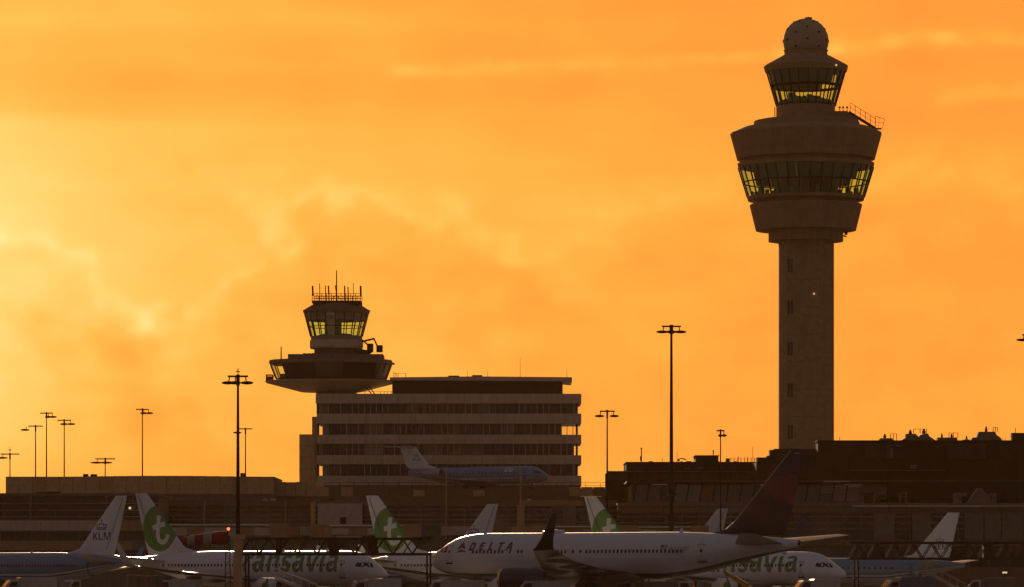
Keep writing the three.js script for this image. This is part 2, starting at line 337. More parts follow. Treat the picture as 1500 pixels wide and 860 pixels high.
  // roller blinds behind the upper panes, left up at the right-hand side
  ringPanes(cab, nc, rq - 0.25, yq + 0.05, c1 - 0.3, yt, M.interior, { gap: 0.01, name: 'roller_blind', skip: (k) => { const a = ((k + 0.5) / nc) * 360; return (a > 40 && a < 78) || (a > 118 && a < 152); } });
  part('cab_floor', lathe([[0, h(152)], [c0, h(152)]], 24), interiorFlat, cab);
  part('console_ring', lathe([[w(27), h(153)], [w(27), h(147)], [w(30), h(145.5)], [w(39), h(148)], [w(40), h(153)]], 24), interiorFlat, cab);
  for (let k = 0; k < 16; k++) {
    const a = k / 16 * Math.PI * 2 + rr(-0.1, 0.1), r = w(rr(16, 30)), x = Math.sin(a) * r, z = Math.cos(a) * r, top = h(rr(136, 147));
    part('console_screen', box(x - rr(0.35, 0.8), x + rr(0.35, 0.8), h(150), top, z - 0.2, z + 0.2), M.interior, cab);
  }
  part('centre_desk', [new THREE.SphereGeometry(w(17), 18, 10).scale(1, 0.55, 0.8).translate(w(8), h(149), 0).toNonIndexed(), new THREE.SphereGeometry(w(14), 18, 10).scale(1, 0.5, 0.8).translate(w(-14), h(150), 0).toNonIndexed()], M.interior, cab);
  // cab roof and dome
  const roof = part('cab_roof', lathe([[0, h(105)], [w(58), h(106)], [w(60), h(105.5)], [w(62), h(98)], [w(61), h(96.5)], [w(33.5), h(81.5)], [w(31), h(80.5)], [0, h(80)]], 24), concreteFlat, T);
  for (const [x, z] of [[-55, 20], [41, 46], [58, 15]]) part('rim_lamp', new THREE.SphereGeometry(0.17, 10, 8).translate(w(x), h(101), w(z)), M.whiteLamp, roof);
  part('dome_neck', lathe([[w(31.5), h(82)], [w(31.5), h(76)], [w(33), h(74)], [w(31), h(73.5)]], 24), concreteFlat, T);
  const dome = part('radome', new THREE.IcosahedronGeometry(w(33.6), 3).translate(0, h(60.5), 0), std(0.5, 0.38, 0.26, { flatShading: true, roughness: 0.85 }), T);
  { // bolted joints between the dome's panels
    const ico = new THREE.IcosahedronGeometry(w(33.6), 1).attributes.position, seen = new Set();
    for (let i = 0; i < ico.count; i++) {
      const p = new THREE.Vector3().fromBufferAttribute(ico, i), key = p.toArray().map((v) => v.toFixed(2)).join();
      if (seen.has(key) || p.y < -2.5) continue; seen.add(key);
      part('panel_hub', new THREE.CylinderGeometry(0.2, 0.2, 0.12, 8).applyQuaternion(new THREE.Quaternion().setFromUnitVectors(new THREE.Vector3(0, 1, 0), p.clone().normalize())).translate(p.x, p.y + h(60.5), p.z), M.darkSteel, dome);
    }
  }
  part('finial', [box(w(-1), w(9), h(27.5), h(25.5), -0.3, 0.3), rod([w(4), h(29), 0], [w(4), h(24.6), 0], 0.12), box(w(1), w(6), h(29), h(27), -0.5, 0.5)], M.darkSteel, T);
  const lad = part('ladder', [rod([w(-46), h(177), 0.6], [w(-46), h(157), 0.6], 0.06), rod([w(-43), h(177), 0.6], [w(-43), h(157), 0.6], 0.06)], M.orange, T);
  for (let k = 0; k < 6; k++) part('rung', bar([w(-46), h(175 - 3 * k), 0.6], [w(-43), h(175 - 3 * k), 0.6], 0.09), M.orange, lad);
  part('hoist_bracket', [box(w(57), w(61), h(344), h(339), -0.4, 0.4), bar([w(59.5), h(347), 0], [w(55), h(345), 0], 0.25)], M.darkSteel, T);
}

// ---------------------------------------------------------------- old terminal block with the former control tower on its roof
{
  const D = 800, S = F / D, h = (v) => my(v, D), w = (p) => p / S, X = (u) => (u - 657) / S;
  const B = thing('terminal_block', 'long four-storey office block with pale spandrel bands and a penthouse', 'building', [mx(657, D), 0, -D]);
  const zf = 0, zb = -16;
  const bands = [[577, 591], [606, 620.5], [637, 650], [667, 680], [697, 711]];
  bands.forEach(([a, b], i) => {
    const x0 = i ? 464 : 462.5, x1 = 851.5;
    const s = part('spandrel', box(X(x0), X(x1), h(b), h(a), zb - 0.5, zf + 0.5), M.panel, B);
    for (let u = x0 + 24; u < x1 - 4; u += 24.2) part('panel_joint', box(X(u) - 0.03, X(u) + 0.03, h(b) + 0.05, h(a) - 0.05, zf + 0.49, zf + 0.515), M.concreteDark, s);
  });
  const rows = [[591, 606, 464, 848, 466, 846], [620.5, 637, 464, 848, 473, 823], [650, 667, 464, 848, 466, 841], [680, 697, 464, 848, 473, 846]];
  const windowMats = [M.glassDark, M.glassDark, M.glassMid, M.glassDark, M.curtain, M.glassMid, M.curtainPale];
  rows.forEach(([a, b, x0, x1, c0, c1], r) => {
    const row = part('storey_core', box(X(c0), X(c1), h(b), h(a), zb + 0.5, zf - 0.5), M.interior, B);
    const N = 44, step = (x1 - x0) / N;
    let run = 0, mat = M.glassDark;
    for (let k = 0; k < N; k++) {
      const u = x0 + k * step;
      if (run-- <= 0) { run = Math.floor(rr(0, 4)); mat = windowMats[Math.floor(rnd() * (r >= 2 && u < 640 ? 7 : 5.6))]; }
      const open = u < c0 + 1 || u > c1 - step;
      part('window_pane', box(X(u) + 0.05, X(u + step) - 0.05, h(b) + 0.04, h(a) - 0.04, zf - 0.36, zf - 0.3), open ? M.glassClear : mat, row);
      if (rnd() < 0.8) part('mullion', box(X(u) - 0.06, X(u) + 0.06, h(b), h(a), zf - 0.34, zf - 0.12), rnd() < 0.55 ? M.panel : M.panelGrey, row);
    }
    part('corner_column', box(X(843.5), X(846.5), h(b), h(a), zf - 0.9, zf - 0.2), M.darkClad, row);
    part('corner_column', box(X(464.5), X(467), h(b), h(a), zf - 0.9, zf - 0.2), M.darkClad, row);
  });
  part('lower_storeys', box(X(464), X(851), 0, h(711), zb, zf), M.concreteDark, B);
  part('penthouse', box(X(574), X(824.5), h(577), h(556.8), zb + 1.5, zf - 2), M.darkClad, B);
  const pr = part('penthouse_roof', profile([[X(571), h(556.8)], [X(571), h(552.6)], [X(700), h(551.2)], [X(838), h(552.4)], [X(838), h(559.2)], [X(826), h(558.2)], [X(700), h(557.4)]], zb, zf - 0.5), M.panel, B);
  for (const [a, b, t] of [[656, 672, 548], [691, 706, 547.3]]) part('roof_plant_box', box(X(a), X(b), h(552), h(t), -10, -6), M.darkClad, B);
  for (const [u, t] of [[762, 520], [831, 537], [684, 540], [714, 542]]) part('whip_aerial', rod([X(u), h(552), -6], [X(u), h(t), -6], 0.06, 0.03, 6), M.darkSteel, B);
  part('stair_tower', box(X(456.5), X(463.5), 0, h(610), zb + 4, zf - 1.5), M.cladBrown, B);
  const an = part('stair_annex', box(X(438), X(462), 0, h(636), zb + 2, zf - 1), M.cladBrown, B);
  for (let k = 0; k < 3; k++) part('panel_joint', box(X(438.5), X(461.5), h(653 + 17 * k), h(653 + 17 * k) + 0.07, zf - 1, zf - 0.96), M.concreteDark, an);
  // rails on the terrace behind the penthouse
  const rail = part('terrace_rail', [box(X(518), X(574), h(572.2), h(571.7), -5, -4.9), box(X(575), X(594), h(545.4), h(545), -5, -4.9)], M.darkSteel, B);
  for (const u of [522, 533, 556, 561.5, 566, 572]) part('rail_post', rod([X(u), h(577), -5], [X(u), h(571.7), -5], 0.05), M.darkSteel, rail);
  for (const [u, t] of [[576, 542], [579, 544], [582, 545], [593.5, 545]]) part('rail_post', rod([X(u), h(553), -5], [X(u), h(t), -5], 0.06), M.darkSteel, rail);
  for (const u of [541, 546]) part('brace', bar([X(u - 11), h(559), -2], [X(u + 3), h(577), -2], 0.2), M.darkSteel, rail);
}
{
  const D = 800, S = F / D, h = (v) => my(v, D), w = (p) => p / S;
  const T = thing('former_control_tower', 'low flared former control tower with saucer deck on the office block roof', 'control tower', [mx(490, D), 0, -D - 9]);
  part('neck_wall', box(w(-28), w(28), h(578), h(569), -7, 6), M.concreteDark, T);
  const deckX = w(-8);
  // saucer deck: wide shallow bowl, wider than deep
  const oct = (rx, rz, y) => { const p = []; for (let k = 0; k < 20; k++) { const a = (k + 0.5) / 20 * Math.PI * 2; p.push([Math.sign(Math.cos(a)) * Math.pow(Math.abs(Math.cos(a)), 0.75) * rx + deckX, y, Math.sign(Math.sin(a)) * Math.pow(Math.abs(Math.sin(a)), 0.75) * rz]); } return p; };
  function loft(rings, capTop = true, capBottom = true) {
    const pos = [], tri = (a, b, c) => pos.push(...a, ...b, ...c);
    for (let r = 0; r + 1 < rings.length; r++) for (let k = 0; k < rings[r].length; k++) { const j = (k + 1) % rings[r].length; tri(rings[r][k], rings[r + 1][k], rings[r + 1][j]); tri(rings[r][k], rings[r + 1][j], rings[r][j]); }
    const cap = (ring, flip) => { for (let k = 1; k + 1 < ring.length; k++) flip ? tri(ring[0], ring[k], ring[k + 1]) : tri(ring[0], ring[k + 1], ring[k]); };
    if (capBottom) cap(rings[0], true); if (capTop) cap(rings[rings.length - 1], false);
    const g = new THREE.BufferGeometry(); g.setAttribute('position', new THREE.BufferAttribute(new Float32Array(pos), 3)); g.computeVertexNormals(); return metres(g);
  }
  part('saucer_deck', loft([oct(w(46), 6, h(571)), oct(w(97), 10.5, h(557.6)), oct(w(97.5), 10.6, h(555.8)), oct(w(95), 10, h(555.3))]), M.panel, T);
  const lounge = part('lounge_floor', loft([oct(w(81), 8.5, h(555.3)), oct(w(82), 8.6, h(552))]), M.darkClad, T);
  const lo = oct(w(82), 8.6, h(552)), hi = oct(w(90), 9.4, h(531));
  for (let k = 0; k < 20; k++) {
    const j = (k + 1) % 20, pos = [...lo[k], ...hi[k], ...hi[j], ...lo[k], ...hi[j], ...lo[j]], g = new THREE.BufferGeometry();
    g.setAttribute('position', new THREE.BufferAttribute(new Float32Array(pos), 3)); g.computeVertexNormals();
    const leftEnd = lo[k][0] < w(-62);
    part('window_pane', metres(g), leftEnd ? M.glassGreen : rnd() < 0.75 ? M.glassDark : M.glassMid, lounge);
    part('mullion', bar(lo[k], hi[k], 0.16, 0.2), M.darkSteel, lounge);
  }
  part('lounge_core', box(deckX + w(-44), deckX + w(78), h(553), h(531), -6, 6), M.interior, lounge);
  part('lounge_counter', box(deckX + w(-74), deckX + w(-44), h(553), h(546), -5, 5), M.interior, lounge);
  part('lounge_roof', [loft([oct(w(90.5), 9.5, h(531)), oct(w(92), 9.7, h(529)), oct(w(91), 9.6, h(525)), oct(w(60), 6, h(524.5))]), box(w(62), w(86), h(530.3), h(528.6), -2, 2)], M.panelGrey, T);
  part('roof_tier', box(w(-70), w(70), h(526), h(517), -5, 5), M.panelGrey, T);
  for (let k = 0; k < 7; k++) { const u = rr(-50, -32); part('roof_pipe', box(w(u), w(u + rr(2, 5)), h(518), h(rr(514, 516)), -2, 2), M.darkClad, T); }
  part('cab_neck', lathe([[w(33), h(518)], [w(33), h(506)]], 20), concreteDarkFlat, T);
  part('gallery', lathe([[w(30), h(507.5)], [w(38.5), h(507.5)], [w(39.5), h(505)], [w(39.5), h(495)], [w(36), h(495)]], 20), flatM(M.panel), T);
  const cab = part('cab_sill', lathe([[w(37.5), h(496)], [w(38.5), h(489)], [w(36), h(489)]], 20), interiorFlat, T);
  const nc = 20, c0 = w(38.5), c1 = w(47.5), yb = h(489.5), yt = h(455), ym = h(475), rq = lerp(c0, c1, 0.42);
  ringPanes(cab, nc, c0, yb, rq, ym, M.glassGreen, { gap: 0.05 });
  ringPanes(cab, nc, rq, ym, c1, yt, M.glassGreen, { gap: 0.05 });
  ringMullions(cab, nc, c0, yb, c1, yt, 0.13, M.darkSteel);
  part('transom', hoop(rq, ym, 0.1, 0.14, nc), M.darkSteel, cab);
  part('cab_core', box(w(-17), w(7), h(496), h(455), -2, 2), M.interior, cab);
  part('cab_desk', lathe([[w(22), h(495)], [w(22), h(485.5)], [w(32), h(488)], [w(33), h(495)]], 20), interiorFlat, cab);
  ringPanes(cab, nc, rq + 0.4, h(466), c1 - 0.1, yt, M.interior, { gap: 0.01, name: 'roller_blind' });
  part('cab_roof', lathe([[0, h(455)], [w(48), h(456)], [w(49.5), h(453)], [w(50), h(450.5)], [w(33), h(440.5)], [0, h(440)]], 20), flatM(M.concreteDark), T);
  const plat = part('aerial_platform', [box(w(-35), w(37), h(441), h(438), -4.5, 4.5), box(w(-31), w(32), h(445), h(440), -4, 4)], M.darkClad, T);
  const rl = part('platform_rail', [427.6, 431, 434.5].flatMap((v) => [box(w(-34.5), w(36.5), h(v + 0.35), h(v - 0.35), 4.3, 4.4), box(w(-34.5), w(36.5), h(v + 0.35), h(v - 0.35), -4.4, -4.3)]), M.orange, plat);
  for (let u = -34.5; u <= 37; u += 7.1) for (const z of [-4.35, 4.35]) part('rail_post', box(w(u) - 0.06, w(u) + 0.06, h(438), h(427), z - 0.06, z + 0.06), M.darkSteel, rl);
  for (const [u, a, b, t] of [[-35.5, 427, 414.5, 1.3], [-25, 438, 410.5, 0.6], [-16.5, 438, 414, 0.7], [-12, 426, 414.5, 1.1], [-11, 438, 426, 0.5], [-1.5, 420, 414, 0.8], [12, 438, 414, 1.0], [17, 438, 415.5, 0.8], [25, 438, 410, 0.5], [35.7, 428, 414.5, 1.4]]) part('aerial', rod([w(u), h(a), rr(-3, 3)], [w(u), h(b), 0], w(t), w(t), 8), M.darkSteel, plat);
  part('main_mast', rod([0, h(438), 0], [0, h(391), 0], 0.16, 0.09, 8), M.darkSteel, plat);
  for (const [u, z] of [[-9, 2], [9, 2]]) part('mast_stay', bar([0, h(427), 0], [w(u), h(438), z], 0.09), M.darkSteel, plat);
  part('window_crane', [bar([w(38), h(498), 3], [w(57), h(493.5), 3], 0.35), bar([w(56), h(493), 3], [w(63), h(509), 3], 0.3), box(w(60), w(69), h(513.5), h(503.5), 2, 4), bar([w(38), h(495), 3], [w(50), h(505), 3], 0.3), box(w(46), w(55), h(512), h(501), 1.5, 3.5), profile([[w(33), h(508)], [w(55), h(512)], [w(46), h(518)], [w(33), h(518)]], 1, 3)], M.darkSteel, T);
  part('deck_aerial', rod([w(-82), h(525), 0], [w(-82), h(504), 0], 0.14, 0.1, 8), M.darkSteel, T);
  const gr = part('deck_rail', [box(w(-104), w(-94), h(546.6), h(545.9), -2, 2), box(w(-103), w(-95), h(555), h(548), 0, 0.06)], M.orange, T);
  for (const u of [-103.7, -94]) part('rail_post', rod([w(u), h(556), 0.3], [w(u), h(546), 0.3], 0.13), M.darkSteel, gr);
}

// ---------------------------------------------------------------- aircraft
// Own axes: x from nose (0) to tail, y up from the ground, +z port.
function pchip(pts) {
  const n = pts.length, x = pts.map((p) => p[0]), y = pts.map((p) => p[1]), d = [], m = [];
  for (let i = 0; i + 1 < n; i++) d.push((y[i + 1] - y[i]) / (x[i + 1] - x[i]));
  for (let i = 0; i < n; i++) m.push(i === 0 ? d[0] : i === n - 1 ? d[n - 2] : d[i - 1] * d[i] <= 0 ? 0 : 2 / (1 / d[i - 1] + 1 / d[i]));
  return (t) => {
    if (t <= x[0]) return y[0]; if (t >= x[n - 1]) return y[n - 1];
    let i = 0; while (t > x[i + 1]) i++;
    const h = x[i + 1] - x[i], s = (t - x[i]) / h, s2 = s * s, s3 = s2 * s;
    return (2 * s3 - 3 * s2 + 1) * y[i] + (s3 - 2 * s2 + s) * h * m[i] + (-2 * s3 + 3 * s2) * y[i + 1] + (s3 - s2) * h * m[i + 1];
  };
}
class Hull {
  constructor({ L, top, bottom, half, noseY, noseLen, tailAt, tailTop, tailBottom, tailHalf, blunt = 0 }) {
    const N = noseLen, k = blunt;
    this.L = L;
    const nt = [[0, 0], [0.03, 0.12 + k], [0.1, 0.27 + k], [0.22, 0.45 + k], [0.36, 0.66 + k * 0.7], [0.5, 0.84 + k * 0.3], [0.68, 0.95], [0.85, 0.99], [1, 1]], nb = [[0, 0], [0.03, 0.26], [0.1, 0.47], [0.22, 0.67], [0.4, 0.85], [0.65, 0.96], [1, 1]];
    this.top = pchip([...nt.map(([s, f]) => [s * N, lerp(noseY, top, f)]), [tailAt, top], [lerp(tailAt, L, 0.5), lerp(top, tailTop, 0.3)], [L, tailTop]]);
    this.bottom = pchip([...nb.map(([s, f]) => [s * N, lerp(noseY, bottom, f)]), [tailAt, bottom], [lerp(tailAt, L, 0.25), lerp(bottom, tailBottom, 0.16)], [lerp(tailAt, L, 0.6), lerp(bottom, tailBottom, 0.58)], [L, tailBottom]]);
    this.half = pchip([...nb.map(([s, f]) => [s * N, half * f]), [tailAt, half], [lerp(tailAt, L, 0.45), lerp(half, tailHalf, 0.35)], [L, tailHalf]]);
  }
  at(x, a, off = 0) {
    const t = this.top(x), b = this.bottom(x), ry = (t - b) / 2 + off, rz = this.half(x) + off;
    return [x, (t + b) / 2 - ry * Math.cos(a), rz * Math.sin(a)];
  }
  side(x, y) { const t = this.top(x), b = this.bottom(x); return Math.acos(Math.max(-1, Math.min(1, ((t + b) / 2 - y) / ((t - b) / 2)))); }   // angle of height y on the port side
  geometry(rings = 110, seg = 48) {
    const pos = [], uv = [], idx = [], nor = [];
    for (let i = 0; i <= rings; i++) {
      const s = i / rings, x = this.L * (s < 0.25 ? 0.18 * (s / 0.25) ** 2 : lerp(0.18, 1, (s - 0.25) / 0.75)), e = 0.02;
      for (let j = 0; j <= seg; j++) {
        const a = j / seg * Math.PI * 2; pos.push(...this.at(x, a)); uv.push(x / this.L, j / seg);
        const x0 = Math.max(0.001, x - e), x1 = Math.min(this.L, x + e), p0 = new THREE.Vector3(...this.at(x0, a)), p1 = new THREE.Vector3(...this.at(x1, a)), q0 = new THREE.Vector3(...this.at(Math.max(x, 0.004), a - 0.01)), q1 = new THREE.Vector3(...this.at(Math.max(x, 0.004), a + 0.01));
        const n = p1.sub(p0).cross(q1.sub(q0)).normalize(); nor.push(-n.x, -n.y, -n.z);
      }
    }
    for (let i = 0; i < rings; i++) for (let j = 0; j < seg; j++) { const a = i * (seg + 1) + j, b = a + seg + 1; idx.push(a, a + 1, b, b, a + 1, b + 1); }
    const g = new THREE.BufferGeometry();
    g.setAttribute('position', new THREE.BufferAttribute(new Float32Array(pos), 3)); g.setAttribute('normal', new THREE.BufferAttribute(new Float32Array(nor), 3)); g.setAttribute('uv', new THREE.BufferAttribute(new Float32Array(uv), 2)); g.setIndex(idx);
    return g;
  }
  // a patch lying on the skin: outline given as [x, y] points on one side, drawn from its middle
  patch(outline, sgn, off) {
    const c = outline.reduce((s, p) => [s[0] + p[0] / outline.length, s[1] + p[1] / outline.length], [0, 0]), pos = [];
    const P = ([x, y]) => { const a = this.side(x, y), p = this.at(x, a, off); return [p[0], p[1], p[2] * sgn]; };
    const mid = (p, q) => [(p[0] + q[0]) / 2, (p[1] + q[1]) / 2];
    for (let i = 0; i < outline.length; i++) {
      const a = outline[i], b = outline[(i + 1) % outline.length], ca = mid(c, a), cb = mid(c, b);
      for (const t of [[c, ca, cb], [ca, a, b], [ca, b, cb]]) pos.push(...(sgn > 0 ? t : [t[0], t[2], t[1]]).flatMap(P));
    }
    const g = new THREE.BufferGeometry(); g.setAttribute('position', new THREE.BufferAttribute(new Float32Array(pos), 3)); g.computeVertexNormals();
    return metres(g);
  }
}
const roundRect = (x0, x1, y0, y1, r, n = 3) => { const p = []; for (const [cx, cy, a0] of [[x1 - r, y1 - r, 0], [x0 + r, y1 - r, 90], [x0 + r, y0 + r, 180], [x1 - r, y0 + r, 270]]) for (let k = 0; k <= n; k++) { const a = (a0 + 90 * k / n) * D2R; p.push([cx + r * Math.cos(a), cy + r * Math.sin(a)]); } return p; };

const FOIL = [[0, 0], [0.012, 0.17], [0.05, 0.33], [0.13, 0.46], [0.3, 0.52], [0.5, 0.44], [0.72, 0.26], [0.9, 0.1], [1, 0.012]];
// surface through sections {x, y, z, c, t, up}: leading edge, chord, thickness share; up tips the thickness direction (0 = flat wing, 90 = upright fin)
function foil(sections, uvOf) {
  const loop = [...FOIL.map(([u, v]) => [u, v]), ...FOIL.slice(1, -1).reverse().map(([u, v]) => [u, -v * 0.8]), [1, -0.012]].filter((p, i, a) => !(i && p[0] === a[i - 1][0] && p[1] === a[i - 1][1]));
  const rows = sections.map((s) => loop.map(([u, v]) => { const th = v * s.t * s.c, up = (s.up ?? 0) * D2R; return [s.x + u * s.c, s.y + th * Math.cos(up), s.z - th * Math.sin(up)]; }));
  const pos = [], uv = [], quad = (a, b, c, d, port) => { for (const p of [a, b, c, a, c, d]) { pos.push(...p); if (uvOf) uv.push(...uvOf(p, port)); } };
  for (let r = 0; r + 1 < rows.length; r++) for (let k = 0; k < loop.length; k++) { const j = (k + 1) % loop.length; quad(rows[r][k], rows[r][j], rows[r + 1][j], rows[r + 1][k], loop[k][1] + loop[j][1] < 0); }
  const cap = rows[rows.length - 1];
  for (let k = 1; k + 1 < cap.length; k++) for (const p of [cap[0], cap[k], cap[k + 1]]) { pos.push(...p); if (uvOf) uv.push(...uvOf(p, true)); }
  let g = new THREE.BufferGeometry(); g.setAttribute('position', new THREE.BufferAttribute(new Float32Array(pos), 3));
  if (uvOf) g.setAttribute('uv', new THREE.BufferAttribute(new Float32Array(uv), 2));
  g = smoothNormals(g, 50);
  return uvOf ? g : metres(g);
}
function smoothNormals(g, deg) {                                   // corner normals averaged over faces that meet at less than deg
  const p = g.attributes.position, n = p.count / 3, fn = [], at = new Map(), cosD = Math.cos(deg * D2R), key = (i) => Math.round(p.getX(i) * 500) + '_' + Math.round(p.getY(i) * 500) + '_' + Math.round(p.getZ(i) * 500);
  for (let f = 0; f < n; f++) {
    const a = new THREE.Vector3().fromBufferAttribute(p, f * 3), b = new THREE.Vector3().fromBufferAttribute(p, f * 3 + 1), c = new THREE.Vector3().fromBufferAttribute(p, f * 3 + 2);
    fn.push(b.sub(a).cross(c.sub(a)));
    for (let k = 0; k < 3; k++) { const s = key(f * 3 + k); if (!at.has(s)) at.set(s, []); at.get(s).push(f); }
  }
  const unit = fn.map((v) => v.clone().normalize()), out = new Float32Array(p.count * 3);
  for (let i = 0; i < p.count; i++) {
    const f = Math.floor(i / 3), s = new THREE.Vector3();
    for (const o of at.get(key(i))) if (unit[o].dot(unit[f]) > cosD) s.add(fn[o]);
    s.normalize().toArray(out, i * 3);
  }
  g.setAttribute('normal', new THREE.BufferAttribute(out, 3));
  return g;
}
const mirrorZ = (g) => { g = (g.index ? g.toNonIndexed() : g).clone(); for (const k of ['position', 'normal']) { const a = g.attributes[k]; for (let i = 0; i < a.count; i++) a.setZ(i, -a.getZ(i)); } for (const k of Object.keys(g.attributes)) { const a = g.attributes[k], s = a.itemSize; for (let f = 0; f < a.count; f += 3) for (let c = 0; c < s; c++) { const t = a.array[(f + 1) * s + c]; a.array[(f + 1) * s + c] = a.array[(f + 2) * s + c]; a.array[(f + 2) * s + c] = t; } } return g; };
const spin = (pts, n = 32) => lathe(pts.map(([x, r]) => [r, -x]), n).rotateZ(Math.PI / 2);                 // lathe about the x axis, given [x, radius]
function bothSides(name, geo, mat, parent, sub) { for (const s of [1, -1]) { const m = part(name, s > 0 ? geo : mirrorZ(geo), typeof mat === 'function' ? mat(s) : mat, parent); if (sub) sub(m, s); } }

// ---- liveries: canvas prints in metres
function hullPrint(hull, W, H, paint) {
  const c = document.createElement('canvas'); c.width = W; c.height = H;
  const x = c.getContext('2d');
  const tall = (hull.top(hull.L / 2) - hull.bottom(hull.L / 2)) / 2, ppmX = W / hull.L, ppmY = H / (2 * Math.PI * (tall + hull.half(hull.L / 2)) / 2);
  const api = {
    ctx: x,
    band(y0, y1, style, x0 = 0, x1 = 1) {                           // angles from keel (0) to crown (1) on both sides
      x.fillStyle = style;
      x.fillRect(x0 * W, H * (1 - y1 / 2), (x1 - x0) * W, H * (y1 - y0) / 2); x.fillRect(x0 * W, H * y0 / 2, (x1 - x0) * W, H * (y1 - y0) / 2);
    },
    decal(xm, ym, draw) {                                           // centre on the skin, drawn in centimetres, y down, both sides
      const a = hull.side(xm, ym) / (2 * Math.PI);
      for (const s of [1, -1]) {
        x.save(); x.translate(xm * ppmX, H * (s > 0 ? 1 - a : a)); if (s < 0) x.rotate(Math.PI);
        x.scale(ppmX / 100, ppmY / 100); draw(x, s); x.restore();
      }
    },
  };
  paint(api);
  return print(c);
}
function print(c) { const t = new THREE.CanvasTexture(c); t.colorSpace = THREE.SRGBColorSpace; t.anisotropy = 8; t.wrapS = t.wrapT = THREE.ClampToEdgeWrapping; return t; }
// fin print: left half of the canvas is the port side, right half the starboard side; both drawn upright, [x0, x1] x [y0, y1] metres
function finPrint(x0, x1, y0, y1, paint) {
  const Wm = x1 - x0, Hm = y1 - y0, k = Math.min(1000 / Wm, 1200 / Hm), c = document.createElement('canvas');
  c.width = Math.round(2 * Wm * k); c.height = Math.round(Hm * k);
  const x = c.getContext('2d');
  for (const s of [1, -1]) {
    x.save(); x.beginPath(); x.rect(s > 0 ? 0 : c.width / 2, 0, c.width / 2, c.height); x.clip();
    const px = (m) => (s > 0 ? (m - x0) * k : c.width / 2 + (x1 - m) * k), py = (m) => (y1 - m) * k;
    paint(x, px, py, k, s); x.restore();
  }
  const uvOf = ([ax, ay], port) => [port ? 0.5 * (ax - x0) / Wm : 0.5 + 0.5 * (x1 - ax) / Wm, (ay - y0) / Hm];
  return { tex: print(c), uvOf };
}
const paint = (tex, o = {}) => phy(1, 1, 1, { map: tex, roughness: 0.42, clearcoat: 1, clearcoatRoughness: 0.42, ...o });
function crown(x, cx, cy, s, style) {                               // a small crown of dots and bars
  x.fillStyle = style;
  for (let k = -2; k <= 2; k++) { x.beginPath(); x.arc(cx + k * s * 0.22, cy - s * 0.06 * (2 - Math.abs(k)), s * 0.085, 0, 7); x.fill(); }
  x.fillRect(cx - s * 0.5, cy + s * 0.13, s, s * 0.1); x.fillRect(cx - s * 0.44, cy + s * 0.27, s * 0.88, s * 0.08);
  x.fillRect(cx - s * 0.03, cy - s * 0.45, s * 0.06, s * 0.2); x.fillRect(cx - s * 0.09, cy - s * 0.39, s * 0.18, s * 0.06);
}
function swirlT(x, cx, cy, s, style, flip) {                        // rounded lower-case t
  x.strokeStyle = style; x.lineWidth = s * 0.17; x.lineCap = 'butt'; x.lineJoin = 'round';
  x.beginPath(); x.moveTo(cx - s * 0.06, cy - s * 0.48); x.lineTo(cx - s * 0.10, cy + s * 0.12); x.quadraticCurveTo(cx - s * 0.09, cy + s * 0.42, cx + s * 0.12, cy + s * 0.42); x.quadraticCurveTo(cx + s * 0.32, cy + s * 0.42, cx + s * 0.36, cy + s * 0.16); x.stroke();
  x.beginPath(); x.moveTo(cx - s * 0.34, cy - s * 0.06); x.lineTo(cx - s * 0.08, cy - s * 0.14); x.lineTo(cx + s * 0.22, cy - s * 0.2); x.stroke();
}

